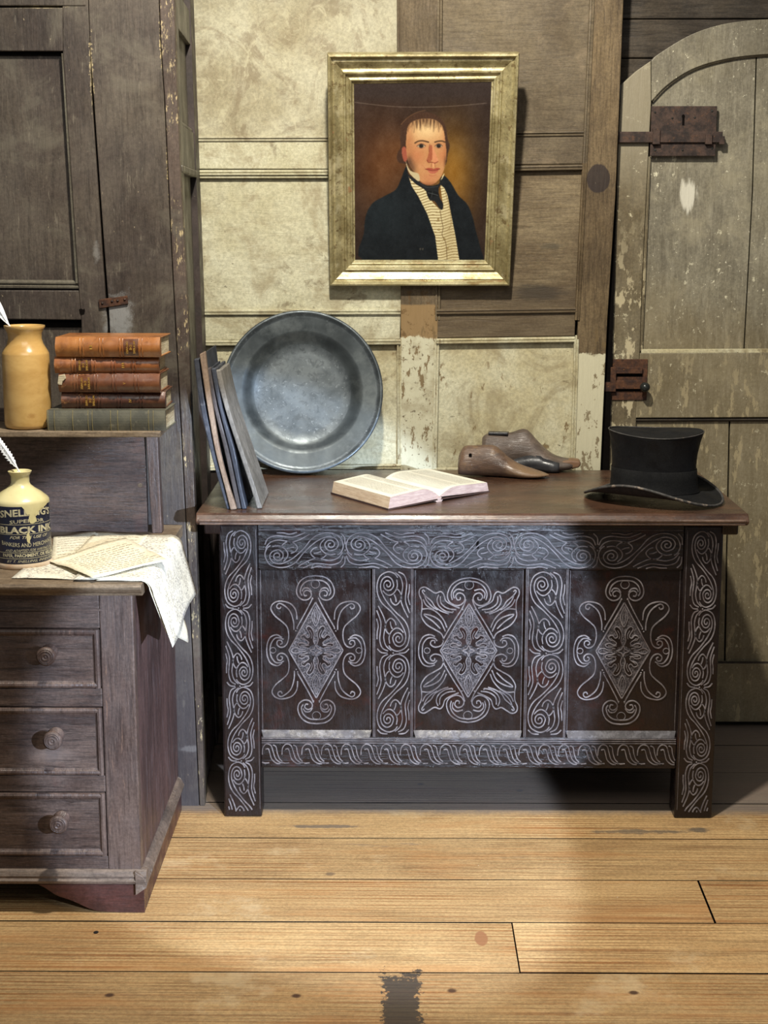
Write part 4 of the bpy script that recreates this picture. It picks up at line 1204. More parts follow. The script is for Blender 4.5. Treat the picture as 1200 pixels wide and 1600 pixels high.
t2, b2, f_, tp_, bt_ = last('shoe_last', (xa, y2, lt), R(-5), L2*1.0, top2, bot2, M_last2, 'farther grey brown shoe last with dark leather side, half hidden behind the nearer one')
# heel plate and leather strip
mb = MB(); mb.prism([(.06*L2, -.05*L2), (.26*L2, -.05*L2), (.27*L2, .05*L2), (.06*L2, .06*L2)], .365*L2, .392*L2, 'z'); mb.build('heel_plate', M_lastd, t2, bev=.002)
mb = MB(); pts = []
nX = 22
for i in range(nX+1):
    x = .28+.5*i/nX
    w = float(np.interp(x, [.15, .35, .55, .72, .88], [.165, .135, .165, .195, .15]))
    lo_, hi_ = .012, .10+.07*math.sin((x-.28)/.5*math.pi)*(1 if x < .6 else .7)
    for z_ in (lo_, (lo_+hi_)/2, hi_):
        bend = .05*math.sin(x*math.pi)
        q = 1.05 if z_ < hi_ else .93
        mb.v.append((x*L2, (-w*q+bend)*L2, z_*L2))
for i in range(nX):
    for q in range(2): mb.f.append((i*3+q, i*3+q+1, (i+1)*3+q+1, (i+1)*3+q)); mb.mi.append(0)
o = mb.build('leather_patch', M_lastd, t2, smooth=True)
md = o.modifiers.new('solid', 'SOLIDIFY'); md.thickness = .004; md.offset = 0
MB().prism([(.80*L2, .112*L2), (.90*L2, .125*L2), (.985*L2, .118*L2), (1.0*L2, .085*L2), (.98*L2, .05*L2), (.84*L2, .03*L2), (.80*L2, .05*L2)], -.11*L2, .09*L2).build('toe_cap', M_toe, t2, bev=.008, seg=3)

# ---------------- top hat
M_hat = mat('worn_black_silk', (13, 13, 15), (8, 8, 10), sc=14, coord='obj', rough=.6, spec=.25, layers=[
    dict(sc=10, lo=.55, hi=.7, amt=.5, col=(24, 25, 28)), dict(sc=200, lo=.70, hi=.72, amt=.8, col=(120, 112, 104))], fine=(300, .3), bump=.4)
M_hatg = mat('faded_black_band', (26, 26, 26), (18, 18, 19), sc=14, coord='obj', rough=.75, spec=.15, fine=(300, .25), bump=.3)
M_hate = mat('worn_grey_hat_edge', (72, 69, 66), (46, 45, 44), sc=60, coord='obj', rough=.7, layers=[dict(sc=40, lo=.55, hi=.62, amt=.7, col=(136, 122, 108))], bump=.3)
M_lin = mat('worn_brown_underbrim', (44, 36, 32), (30, 26, 25), sc=40, coord='obj', rough=.8, layers=[
    dict(sc=30, st=(1, 1, 1), lo=.60, hi=.63, amt=.8, col=(116, 82, 62))], bump=.4)
hy = .140
hx, _ = WY(1018, 770, hy)
ht = thing('top_hat', (hx+.004, hy, lt), 'worn black silk top hat with curled brim at the right end of the chest', 'hat', rot=(0, 0, R(-34)))
# local frame: x = front/back axis of the hat (brim dips), y = sides (brim curls up)
aX, aY = .104, .088
n = 72
tl = .025   # slight tilt
HH = .142


def hp(a, fx_, z): return (aX*fx_*math.cos(a), aY*fx_*math.sin(a), z)


def tiltz(x, y): return 0.0


crown = [(1.02, .026), (.985, .034), (.965, .055), (.955, .085), (.975, .11), (1.02, .138), (1.065, .156), (1.075, .1595), (1.065, .162)]
mb = MB(); k = len(crown)
dents = lambda a, z: 1+.012*math.sin(a*3+z*40)+.008*math.sin(a*5+1)
for i in range(n):
    a = 2*math.pi*i/n
    for f, z in crown: mb.v.append(hp(a, f*dents(a, z), z+.004*math.sin(a*2+.6)*(z/.15)))
for i in range(n):
    for q in range(k-1): mb.f.append((i*k+q, ((i+1) % n)*k+q, ((i+1) % n)*k+q+1, i*k+q+1)); mb.mi.append(0)
mb.build('crown', M_hat, ht, smooth=True, angle=70)
mb = MB(); rings = [1.062, .9, .6, .3]
for f in rings:
    for i in range(n):
        a = 2*math.pi*i/n; mb.v.append(hp(a, f*dents(a, .156), .162+.004*math.sin(a*2+.6)-(.0025 if f < 1 else 0)+.002*math.sin(f*7+a)))
mb.v.append((0, 0, .160))
for r_ in range(3):
    for i in range(n): mb.f.append((r_*n+i, r_*n+(i+1) % n, (r_+1)*n+(i+1) % n, (r_+1)*n+i)); mb.mi.append(0)
for i in range(n): mb.f.append((3*n+i, 3*n+(i+1) % n, 4*n)); mb.mi.append(0)
mb.build('crown_top', M_hatg, ht, smooth=True)
mb = MB()
mb.sweep([hp(2*math.pi*i/n, 1.075*dents(2*math.pi*i/n, .155), .1615+.004*math.sin(4*math.pi*i/n+.6)) for i in range(n)], [(.0015*math.cos(q), .0015*math.sin(q)) for q in (0, 1.05, 2.1, 3.14, 4.2, 5.2)], closed=True)
mb.build('crown_edge', M_hate, ht, smooth=True)
band = [(1.03, .027), (.997, .036), (.978, .056), (.972, .078), (.966, .079)]
mb = MB(); k = len(band)
for i in range(n):
    a = 2*math.pi*i/n
    for f, z in band: mb.v.append(hp(a, f*dents(a, z)+.004, z))
for i in range(n):
    for q in range(k-1): mb.f.append((i*k+q, ((i+1) % n)*k+q, ((i+1) % n)*k+q+1, i*k+q+1)); mb.mi.append(0)
mb.build('hat_band', M_hatg, ht, smooth=True, angle=50)


def brim(t, a):
    """t 0 at the crown, 1 at the edge"""
    sd = math.sin(a)**2
    ro = .163-.030*sd          # outer radius: longer front and back
    x, y = aX*1.0*math.cos(a), aY*1.0*math.sin(a)
    L = math.hypot(x, y); ux, uy = math.cos(a), math.sin(a)
    r = L+(ro+.012*sd-L)*t
    lowf = -.020*(1-sd)
    zc = .026+lowf*t**1.3+sd*.030*t**2.2-.004*sd*t
    rr = r - sd*.010*t**4
    return (ux*rr, uy*rr, max(.003, zc))


mb = MB(); nT = 9
for i in range(n):
    for q in range(nT): mb.v.append(brim(q/(nT-1), 2*math.pi*i/n))
for i in range(n):
    for q in range(nT-1): mb.f.append((i*nT+q, ((i+1) % n)*nT+q, ((i+1) % n)*nT+q+1, i*nT+q+1)); mb.mi.append(0)
o = mb.build('brim', M_hatg, ht, smooth=True)
mb2 = MB(); mb2.v = [(x, y, z-.003) for x, y, z in mb.v]; mb2.f = [f[::-1] for f in mb.f]; mb2.mi = mb.mi
mb2.build('brim_underside', M_lin, ht, smooth=True)
mb = MB()
mb.sweep([tuple(a+b for a, b in zip(brim(1, 2*math.pi*i/n), (0, 0, -.001))) for i in range(n)], [(.0032*math.cos(q), .0032*math.sin(q)) for q in (0, .8, 1.6, 2.4, 3.14, 3.9, 4.7, 5.5)], closed=True)
mb.build('brim_binding', M_hate, ht, smooth=True)

# ================================================================== DRESSER THINGS
# ---------------- tan stoneware jar with quill
M_tan = mat('tan_stoneware_glaze', (196, 160, 98), (176, 138, 78), sc=10, st=(1, 1, 2), coord='obj', rough=.2, rvar=.06, spec=.55, coat=.5, layers=[
    dict(sc=120, lo=.62, hi=.68, amt=.3, col=(150, 108, 54)), dict(sc=8, lo=.55, hi=.7, amt=.35, col=(216, 182, 112)),
    dict(t='blob', c=(.018, -.035, .03), r=(.012, .03, .008), col=(150, 104, 52), amt=.5, rag=1.4, nsc=120, **{'in': .4, 'out': 1.})], bump=.12)
M_cream = mat('cream_stoneware_glaze', (214, 204, 154), (200, 188, 136), sc=10, coord='obj', rough=.2, rvar=.06, spec=.55, coat=.5, layers=[
    dict(sc=60, lo=.64, hi=.67, amt=.4, col=(170, 140, 92))], bump=.1)
M_buff = mat('bare_buff_clay_foot', (190, 160, 130), (204, 184, 158), sc=20, coord='obj', rough=.7, bump=.3)
yj = -.135
jx, _ = WY(42, 600, yj)
rj = (WY(79, 600, yj)[0]-WY(4, 600, yj)[0])/2*.98
hj = WY(40, 508, yj)[1]-zsh
jr = thing('stoneware_jar', (jx, yj, zsh), 'tall tan glazed stoneware jar with a quill in it, on the dresser shelf', 'jar')
P_ = [(0, .001), (rj*.90, .001), (rj*.97, .003), (rj*1.0, .010), (rj*1.0, hj*.5), (rj*.985, hj*.72), (rj*.97, hj*.735), (rj*.90, hj*.765), (rj*.76, hj*.82), (rj*.70, hj*.87), (rj*.72, hj*.92), (rj*.80, hj*.96), (rj*.86, hj*.985), (rj*.85, hj*.998), (rj*.78, hj), (rj*.66, hj*.985), (rj*.6, hj*.9), (rj*.6, hj*.8), (0, hj*.78)]
MB().lathe(P_, 56).build('jar_body', M_tan, jr, smooth=True, angle=60)

M_quill = mat('white_quill', (236, 238, 240), (222, 226, 230), sc=30, coord='pos', rough=.6, spec=.2, bump=.2)


def quill(base, tip, w, lab, notch, bend=.012):
    """feather: rachis, two vanes with nicked edges"""
    base, tip = Vector(base), Vector(tip)
    t = thing('quill_pen', tuple(base), lab, 'quill')
    ax_ = tip-base; side = ax_.cross(Vector((0, 1, 0))).normalized(); dpt = side.cross(ax_).normalized()
    n = 34

    def pt(s): return base+ax_*s+side*bend*math.sin(s*math.pi)
    o3 = tuple(base)
    MB().tube([pt(i/n) for i in range(n+1)], .002, 8, rr=[.0022*(1-.75*i/n) for i in range(n+1)]).build('shaft', M_quill, t, org=o3, smooth=True)
    rnd = random.Random(3)
    for sg, nm in ((1, 'vane'), (-1, 'vane')):
        mb = MB(); m_ = 46; s0 = .18
        for i in range(m_+1):
            s = s0+(1-s0)*i/m_
            ww = w*math.sin(min(1, (s-s0)/.18)*math.pi/2)*(1-.55*max(0, (s-.7)/.3)**2)
            if notch and i % notch in (0, 1): ww *= rnd.uniform(.45, .8)
            ww *= (1 if sg > 0 else .62)
            p = pt(s); q = p+side*sg*ww+ax_.normalized()*ww*.55-dpt*.003*sg
            md_ = p+side*sg*ww*.5+ax_.normalized()*ww*.22+dpt*.0015
            mb.v += [tuple(p), tuple(md_), tuple(q)]
        for i in range(m_):
            for c in range(2): mb.f.append((i*3+c, i*3+c+1, i*3+4+c, i*3+3+c)); mb.mi.append(0)
        o = mb.build(nm, M_quill, t, org=o3, smooth=True)
        sm = o.modifiers.new('solid', 'SOLIDIFY'); sm.thickness = .0008; sm.offset = 0
    return t


qb = (jx-.012+.006, yj-.0, zsh+hj*.80)
qx, qz = WY(-30, 400, yj)
quill((jx-.008, yj, zsh+hj*.82), (qx-.03, yj+.01, qz+.05), .0135, 'large white quill leaning left in the tan stoneware jar', 0)

# ---------------- ink bottle
yk = -.36
kx, _ = WY(36, 850, yk)
rk = WY(78, 820, yk)[0]-kx
hk = WY(30, 735, yk)[1]-ZD
KO = (kx, yk, ZD)
ik = thing('ink_bottle', KO, 'cream stoneware ink bottle with chipped dark blue lettered label, on the dresser top', 'bottle')
zs1 = WY(36, 779, yk)[1]-ZD
P_ = [(0, .0008), (rk*.95, .0008), (rk*.985, .003), (rk, .007), (rk, zs1*.9), (rk*1.0, zs1*.97), (rk*.985, zs1), (rk*.93, zs1+.004), (rk*.72, zs1+.014), (rk*.5, zs1+.022), (rk*.36, zs1+.029), (rk*.325, zs1+.034), (rk*.33, hk-.010), (rk*.40, hk-.004), (rk*.42, hk-.001), (rk*.38, hk), (rk*.28, hk-.002), (rk*.24, hk-.012), (0, hk-.02)]
MB().lathe(P_, 64).build('bottle_body', M_cream, ik, smooth=True, angle=60)
MB().lathe([(rk*.99, .0008), (rk*1.006, .004), (rk*1.008, .0115), (rk*.99, .0125)], 64).build('foot_band', M_buff, ik, smooth=True)
M_blue = mat('dark_blue_label', (30, 34, 58), (22, 25, 44), sc=20, coord='obj', rough=.3, spec=.5, coat=.3, layers=[
    dict(sc=90, lo=.66, hi=.69, amt=.5, col=(120, 118, 110))], bump=.1)
M_let = mat('cream_lettering', (206, 198, 164), (176, 168, 140), sc=90, coord='obj', rough=.4, bump=0)
la0, la1 = R(-142), R(4)      # angular span of the label, facing the camera
lz0, lz1 = .0125, zs1*.95


def cyl(a, z, e=.0): return ((rk+e)*math.cos(a), (rk+e)*math.sin(a), z)


mb = MB(); nA_, nZ = 40, 1
outl = []
for i in range(nA_+1):
    a = la0+(la1-la0)*i/nA_
    mb.v += [cyl(a, lz0, .0004), cyl(a, lz1, .0004)]
for i in range(nA_): mb.f.append((2*i, 2*i+2, 2*i+3, 2*i+1)); mb.mi.append(0)
lab_o = mb.build('label', M_blue, ik, smooth=True)
# chips in the label show the cream glaze
chip1 = [(.48, 1.02), (.49, .95), (.52, .86), (.56, .86), (.545, .80), (.555, .72), (.60, .70), (.66, .74), (.62, .80), (.67, .84), (.70, .90), (.76, .96), (.82, .97), (.86, 1.02)]
chip2 = [(.505, .50), (.53, .56), (.545, .50), (.56, .45), (.545, .40), (.55, .37), (.52, .37), (.505, .42)]
for chp in (chip1, chip2):
    mb = MB(); pts = cr(chp, 3, True)
    cxm = sum(p[0] for p in pts)/len(pts); czm = sum(p[1] for p in pts)/len(pts)
    f3 = lambda p, e: cyl(la0+(la1-la0)*p[0], lz0+(lz1-lz0)*p[1], e)
    vv = [f3((cxm, czm), .0012)]; m_ = len(pts)
    for fr_ in (.33, .66, 1): vv += [f3((cxm+(p[0]-cxm)*fr_, czm+(p[1]-czm)*fr_), .0012) for p in pts]
    fs = [(0, 1+i, 1+(i+1) % m_) for i in range(m_)]
    for r_ in range(2): fs += [(1+r_*m_+i, 1+(r_+1)*m_+i, 1+(r_+1)*m_+(i+1) % m_, 1+r_*m_+(i+1) % m_) for i in range(m_)]
    mb.add(vv, fs); mb.build('label_chip', M_cream, lab_o, smooth=True)


def text_polys(txt, bold=0.):
    """flat text outline as vertices and faces, width normalised to 1 per unit height"""
    cu = bpy.data.curves.new('tmp_text', 'FONT'); cu.body = txt; cu.size = 1; cu.offset = bold; cu.resolution_u = 2
    ob_ = bpy.data.objects.new('tmp_text', cu); C.objects.link(ob_)
    dg = bpy.context.evaluated_depsgraph_get(); dg.update()
    me = bpy.data.meshes.new_from_object(ob_.evaluated_get(dg))
    V = [(v.co.x, v.co.y) for v in me.vertices]; Fs = [tuple(p.vertices) for p in me.polygons]
    bpy.data.objects.remove(ob_); bpy.data.curves.remove(cu); bpy.data.meshes.remove(me)
    x0, x1 = min(v[0] for v in V), max(v[0] for v in V); y0, y1 = min(v[1] for v in V), max(v[1] for v in V)
    return [((x-x0)/(x1-x0), (y-y0)/(y1-y0)) for x, y in V], Fs


def label_text(mb, txt, s0, s1, t0, t1, arc=0., bold=.02, slant=0.):
    V, Fs = text_polys(txt, bold)
    vv = []
    for x, y in V:
        s = s0+(s1-s0)*x+slant*(y-.5)*.02
        t = t0+(t1-t0)*y+arc*(1-(2*x-1)**2)
        vv.append(cyl(la0+(la1-la0)*s, lz0+(lz1-lz0)*t, .0008))
    mb.add(vv, Fs)


mb = MB()
label_text(mb, "SNELLING'S", .13, .93, .80, .93, .035, .03)
label_text(mb, "SUPERIOR", .28, .78, .70, .76, .02, .01)
label_text(mb, "BLACK INK", .12, .97, .535, .655, 0, .04)
label_text(mb, "FOR THE USE OF", .28, .84, .44, .49, 0, .01, 1)
label_text(mb, "BANKERS AND MERCHANTS", .14, .96, .335, .405, -.04, .0)
label_text(mb, "AND ADAPTED FOR WRITING ON", .2, .93, .215, .26, 0, .0, 1)
label_text(mb, "PAPER, PARCHMENT, OR VELLUM", .15, .98, .11, .18, 0, .03)
label_text(mb, "BY T. SNELLING, INVENTOR", .22, .97, .02, .07, 0, .0, 1)
for t_ in (.685, .515, .195, .092):
    vv = []
    for i in range(31):
        a = la0+(la1-la0)*(.06+.92*i/30); z = lz0+(lz1-lz0)*t_
        vv += [cyl(a, z, .0008), cyl(a, z+.0009, .0008)]
    mb.add(vv, [(2*i, 2*i+2, 2*i+3, 2*i+1) for i in range(30)])
mb.build('lettering', M_let, lab_o)
qx, qz = WY(-4, 690, yk)
quill((kx+rk*.08, yk, ZD+hk*.93), (qx-.02, yk, qz+.03), .010, 'small ragged white quill standing in the ink bottle', 3, -.004)

# ---------------- leather books and the flat grey book
gold = mat('gilt_lettering', (214, 170, 84), (190, 140, 60), sc=80, coord='obj', rough=.35, metal=.5, bump=0)


def leather(nm, c1, c2, dk): return mat(nm, c1, c2, sc=12, coord='obj', rough=.34, rvar=.1, spec=.5, coat=.25, layers=[
    dict(sc=16, lo=.5, hi=.66, amt=.55, col=dk, di=.8), dict(sc=60, lo=.58, hi=.66, amt=.4, col=dk),
    dict(sc=34, lo=.64, hi=.7, amt=.4, col=(206, 150, 96))], bump=.35)


M_l1 = leather('tan_calf_leather', (164, 108, 56), (140, 86, 42), (84, 50, 30))
M_l2 = leather('red_brown_calf_leather', (146, 92, 50), (122, 70, 38), (72, 40, 26))
M_l3 = leather('dark_brown_calf_leather', (122, 78, 48), (98, 58, 38), (56, 34, 28))
M_l4 = leather('blotched_brown_calf_leather', (104, 66, 44), (78, 48, 38), (38, 28, 29))
M_title = mat('dark_red_title_panel', (104, 62, 36), (84, 48, 28), sc=20, coord='obj', rough=.35, coat=.2, bump=.2)
M_pages = mat('aged_page_block', (216, 206, 176), (186, 172, 142), sc=20, st=(1, 1, 5), coord='obj', grain=(30, (.5, .5, 26)), gamt=.5, gcol=(120, 104, 80), rough=.8, spec=.1, bump=.6)
M_grey = mat('faded_grey_green_cloth', (98, 96, 82), (74, 74, 66), sc=16, coord='obj', rough=.6, layers=[
    dict(sc=50, lo=.56, hi=.66, amt=.5, col=(128, 124, 106)), dict(sc=14, lo=.6, hi=.7, amt=.4, col=(56, 56, 52))], bump=.5)
M_greyg = mat('faded_gilt_lines', (160, 146, 96), (132, 120, 84), sc=50, coord='obj', rough=.5, bump=.1)


def vtext(mb, txt, xc, zc, w, h, y, rot=-1, bold=.02):
    """lettering running across the spine: text direction along z"""
    V, Fs = text_polys(txt, bold)
    vv = []
    for a, b in V:
        # a along the text, b up the letter
        vv.append((xc+rot*(-1)*(b-.5)*h*-1, y, zc+(a-.5)*w*(-1)*rot*-1))
    mb.add(vv, Fs)


def lying_book(u0, u1, v0, v1, yf, dep, m, lab, bands, titles, z0, ry=0., over=.0, damage=False, cat_='book'):
    """book lying flat, its rounded spine towards the camera; returns its top"""
    x0, zt = WY(u0, v0, yf); x1, _ = WY(u1, v0, yf)
    th = zt-z0; Lb = x1-x0
    t = thing('leather_book', (x0, yf, z0), lab, cat_, rot=(0, 0, ry), group='leather bound volumes stacked on the dresser shelf')
    # spine profile in (y,z), swept along x
    nz = 12
    bulge = .011

    def sp_(e=0.):
        return [(-e-bulge*math.sin(math.pi*(.06+.88*q/nz))+.004, th*q/nz*(1)) for q in range(nz+1)]
    s = sp_()
    mb = MB(); nX = 40; rnd = random.Random(u0+v0)
    jit = [rnd.uniform(-.0006, .0006) for _ in range(nX+1)]
    for i in range(nX+1):
        x = Lb*i/nX
        for (y, z) in s: mb.v.append((x, y+jit[i], z+(jit[i] if z > th*.5 else 0)))
        mb.v.append((x, .012, th)); mb.v.append((x, .012, 0))
    k = nz+3
    for i in range(nX):
        for q in range(k): mb.f.append((i*k+q, i*k+(q+1) % k, (i+1)*k+(q+1) % k, (i+1)*k+q)); mb.mi.append(0)
    mb.f.append(tuple(range(k))[::-1]); mb.f.append(tuple(nX*k+q for q in range(k))); mb.mi += [0, 0]
    spn = mb.build('spine', m, t, smooth=True, angle=50)
    # boards
    for zz0, zz1 in ((0, .0028), (th-.0028, th)):
        MB().box(0, Lb, .006, dep, zz0, zz1).build('board', m, t, bev=.0008)
    # text block with a slightly wavy end
    mb = MB(); MB_ = []
    mb.box(.003, Lb-.0035+over, .008, dep-.004, .0028, th-.0028); mb.build('page_block', M_pages, t)
    # raised bands
    for bx in bands:
        xx = Lb*bx
        for dx in (-.0035, .0035):
            mb = MB()
            path = [(xx+dx, y-.0008, z) for y, z in s]
            mb.tube(path, .0015, 6); mb.build('spine_band', m, spn, smooth=True)
    for kind, bx, txt in titles:
        xx = Lb*bx
        if kind == 't':
            mb = MB(); a = sp_(.0006)
            for (y, z) in a[1:-1]: mb.v += [(xx-Lb*.075, y, z), (xx+Lb*.075, y, z)]
            for q in range(nz-2): mb.f.append((2*q, 2*q+1, 2*q+3, 2*q+2)); mb.mi.append(0)
            mb.build('title_panel', M_title, spn, smooth=True)
            mb = MB()
            for j_, w_ in enumerate(txt):
                vtext(mb, w_, xx+(j_-1)*.0075, th/2, th*(.62 if len(w_) > 3 else .25), .0045, -bulge+.0022)
            mb.build('lettering', gold, spn)
        else:
            mb = MB(); vtext(mb, txt, xx, th/2, th*.10*len(txt), .0055, -bulge+.0028); mb.build('lettering', gold, spn)
    if damage:
        mb = MB(); mb.prism([(-.001, th*.45), (.002, th*.9), (.014, th*.98), (.017, th*.75), (.010, th*.6), (.008, th*.4)], -bulge+.0005, -.002)
        mb.build('torn_headcap', M_pages, spn, bev=.001)
    return z0+th


yf = -.165
z_ = zsh
# flat grey book
x0, zt = WY(73, 641, -.185); x1, _ = WY(258, 641, -.185)
th = zt-zsh; Lb = x1-x0
gb = thing('cloth_book', (x0, -.185, zsh), 'faded grey green cloth book lying under the four leather volumes', 'book')
mb = MB(); nz = 8
s = [(-.004*math.sin(math.pi*q/nz), th*q/nz) for q in range(nz+1)]
mb.prism([(y, z) for y, z in s]+[(.01, th), (.01, 0)], 0, Lb, 'x'); spn = mb.build('spine', M_grey, gb)
for z0_, z1_ in ((0, .003), (th-.003, th)):
    MB().prism([(0, .004), (Lb, .004), (Lb+.004, .13), (.006, .13)], z0_, z1_, 'z').build('board', M_grey, gb, bev=.0008)
MB().prism([(.004, .008), (Lb-.003, .008), (Lb+.001, .127), (.01, .127)], .003, th-.003, 'z').build('page_block', M_pages, gb)
for bx in (.01, .065, .22, .35, .385, .54, .60, .71, .86, .90):
    mb = MB(); mb.sweep([(Lb*bx, y-.0006, z) for y, z in s], [(-.0011, -.0003), (-.0011, .0003), (.0011, .0003), (.0011, -.0003)], upv=(1, 0, 0)); mb.build('gilt_line', M_greyg, spn)
z_ = zt
bk = [
    (96, 258, 612.5, 641, M_l4, 'blotched dark brown leather volume VI, lowest of the four leather books', (.17, .37, .56, .77), [('t', .28, ('OEUVRES', 'DE', 'MOLIERE')), ('n', .665, 'VI')], -.158, False),
    (91.5, 250, 583.5, 612.5, M_l3, 'brown leather volume V with a torn white headcap, third from the top', (.17, .37, .55, .77), [('t', .27, ('OEUVRES', 'DE', 'MOLIERE')), ('n', .655, 'V')], -.166, True),
    (85, 248, 557.5, 582.5, M_l2, 'thin red brown leather volume III, second from the top of the stack', (.185, .375, .565, .76), [('t', .28, ('OEUVRES', 'DE', 'MOLIERE')), ('n', .66, 'III')], -.166, False),
    (86.5, 251, 526.5, 556, M_l1, 'bright tan leather volume II on top of the book stack', (.25, .44, .63, .815), [('n', .345, 'II'), ('t', .725, ('OEUVRES', 'DE', 'MOLIERE'))], -.17, False)]
for u0, u1, v0, v1, m, lab, bands, tt, yf_, dm_ in bk:
    z_ = lying_book(u0, u1, v0, v1, yf_, .120, m, lab, bands, tt, z_+.0003, ry=R({96: 1, 91.5: -1.0, 85: .6, 86.5: -2.2}[u0]), over=.0, damage=dm_)

# ---------------- papers
M_pap = mat('old_cream_paper', (220, 214, 196), (206, 198, 174), sc=5, rough=.85, spec=.1, layers=[
    dict(sc=30, lo=.62, hi=.7, amt=.25, col=(186, 164, 128))], bump=.2)
M_print2 = mat('finely_printed_paper', (218, 212, 196), (204, 196, 176), sc=5, rough=.85, spec=.1, layers=[
    dict(sc=170, st=(1, 1, 1.6), det=2, lo=.50, hi=.57, amt=.6, col=(92, 86, 84), msc=20, mlo=.40),
    dict(sc=14, lo=.6, hi=.66, amt=.35, col=(148, 138, 160), di=1)], bump=.2)
M_letter = mat('letter_paper', (216, 208, 184), (204, 192, 164), sc=6, rough=.85, spec=.1, bump=.2)
M_script = mat('faded_brown_ink', (158, 136, 110), (132, 110, 88), sc=80, rough=.8, bump=0)


def sheet(corners, m, lab, h, nx=16, nz=12, wob=.0015, seed=0, writing=None, ragged=.0015):
    """flat sheet on the dresser top; corners given on that surface, clockwise"""
    rnd = random.Random(seed)
    P = [Vector(FZ(u, v, ZD+h)+(0,)) for u, v in corners]
    o3 = (P[0].x, P[0].y, ZD)
    t = thing('paper_sheet', o3, lab, 'paper')
    ph = [rnd.uniform(0, 6) for _ in range(4)]

    def pt(a, b, e=0.):
        p = P[0]*(1-a)*(1-b)+P[1]*a*(1-b)+P[2]*a*b+P[3]*(1-a)*b
        z = ZD+h+wob*(1+math.sin(a*5+ph[0])*math.cos(b*4+ph[1]))+.0006*math.sin(a*13+b*9+ph[2])
        return (p.x, p.y, z+e)
    mb = MB()
    for j in range(nz+1):
        for i in range(nx+1):
            a, b = i/nx, j/nz
            if i in (0, nx): a += rnd.uniform(-1, 1)*ragged*3
            if j in (0, nz): b += rnd.uniform(-1, 1)*ragged*3
            mb.v.append(pt(a, b))
    for j in range(nz):
        for i in range(nx): mb.f.append((j*(nx+1)+i, j*(nx+1)+i+1, (j+1)*(nx+1)+i+1, (j+1)*(nx+1)+i)); mb.mi.append(0)
    o = mb.build('sheet', m, t, org=o3, smooth=True)
    sm = o.modifiers.new('solid', 'SOLIDIFY'); sm.thickness = .0006; sm.offset = -1
    if writing:
        mb = MB(); r0, r1, rn, c0, c1, ax_ = writing
        for r_ in range(rn):
            b = r0+(r1-r0)*r_/(rn-1); a = c0+rnd.uniform(0, .04); e1 = c1-rnd.uniform(0, .08)
            while a < e1:
                w_ = rnd.uniform(.03, .09); n_ = 4
                vv = []
                for q in range(n_+1):
                    a_ = a+w_*q/n_; bb = b+rnd.uniform(-.004, .004)
                    A_, B_ = (a_, bb) if ax_ == 0 else (bb, a_)
                    A2, B2 = (a_, bb+.009) if ax_ == 0 else (bb+.007, a_)
                    vv += [pt(A_, B_, .0006), pt(A2, B2, .0006)]
                mb.add(vv, [(2*q, 2*q+2, 2*q+3, 2*q+1) for q in range(n_)])
                a += w_+.018
        mb.build('handwriting', M_script, t, org=o3, kind='stuff')
    return t


def draped(prof_f, ys_, m, lab, o3, nu=30, thick=.0007):
    """sheet that lies on the top, rolls over the right edge and hangs. prof_f(u, w) -> point"""
    t = thing('paper_sheet', o3, lab, 'paper')
    mb = MB(); nw = 14
    for j in range(nw+1):
        for i in range(nu+1): mb.v.append(prof_f(i/nu, j/nw))
    for j in range(nw):
        for i in range(nu): mb.f.append((j*(nu+1)+i, j*(nu+1)+i+1, (j+1)*(nu+1)+i+1, (j+1)*(nu+1)+i)); mb.mi.append(0)
    o = mb.build('sheet', m, t, org=o3, smooth=True)
    sm = o.modifiers.new('solid', 'SOLIDIFY'); sm.thickness = thick; sm.offset = 0
    return t


XE = xof(221, 912, YF-.03)      # right edge of the dresser top
ys0, ys1 = YF-.02, -.08


def hang(u, w, xst, ln_f, h, roll, lean, tipx):
    """u: along the sheet from the left to the hanging tip, w: front (0) to back (1)"""
    y = ys0+.004+(ys1-ys0-.01)*w
    flat = XE-roll*.3-xst
    total = flat+roll*1.57+ln_f(w)
    s = u*total
    if s < flat: return (xst+s, y, ZD+h+.0016*math.sin(s*40+w*7)*.6+.0012)
    s2 = s-flat
    if s2 < roll*1.57:
        a = s2/roll
        return (xst+flat+roll*math.sin(a), y, ZD+h+.0012-roll*(1-math.cos(a)))
    s3 = s2-roll*1.57
    k_ = s3/max(.001, ln_f(w))
    return (xst+flat+roll+lean*s3+.006*math.sin(w*5+1)*k_, y+tipx*k_*s3, ZD+h+.0012-roll-s3)


# wide hanging sheet (outer) and the older one under it
draped(lambda u, w: hang(u, w, XE-.135, lambda w_: .105-.002*w_, .004, .028, .30, -.1), None, M_print2,
       'finely printed sheet draped over the right edge of the dresser top', (XE, -.3, ZD))
draped(lambda u, w: hang(u, w*.55, XE-.09, lambda w_: .08+.085*max(0, 1-abs(w_-.45)/.5), .002, .019, .27, .1), None, M_pap,
       'older plain paper hanging lowest, to a point, under the printed sheet', (XE, -.3, ZD-.001))
sheet([(18, 904), (220, 908), (205, 870), (70, 866)], M_print2, 'closely printed sheet along the front edge of the dresser top', .001, seed=1)
sheet([(80, 878), (84, 838), (150, 832), (176, 868)], M_pap, 'pale ruled sheet just behind the ink bottle', .003, seed=2, writing=(.1, .9, 9, .08, .92, 1))
sheet([(76, 876), (145, 905), (264, 876), (196, 842)], M_letter, 'uppermost handwritten letter lying across the papers', .0085, seed=3, writing=(.2, .9, 12, .1, .92, 1), wob=.0022)
sheet([(118, 864), (205, 872), (232, 836), (150, 831)], M_letter, 'folded cream letter at the back of the dresser papers', .0055, seed=4, writing=(.3, .8, 5, .3, .9, 0))
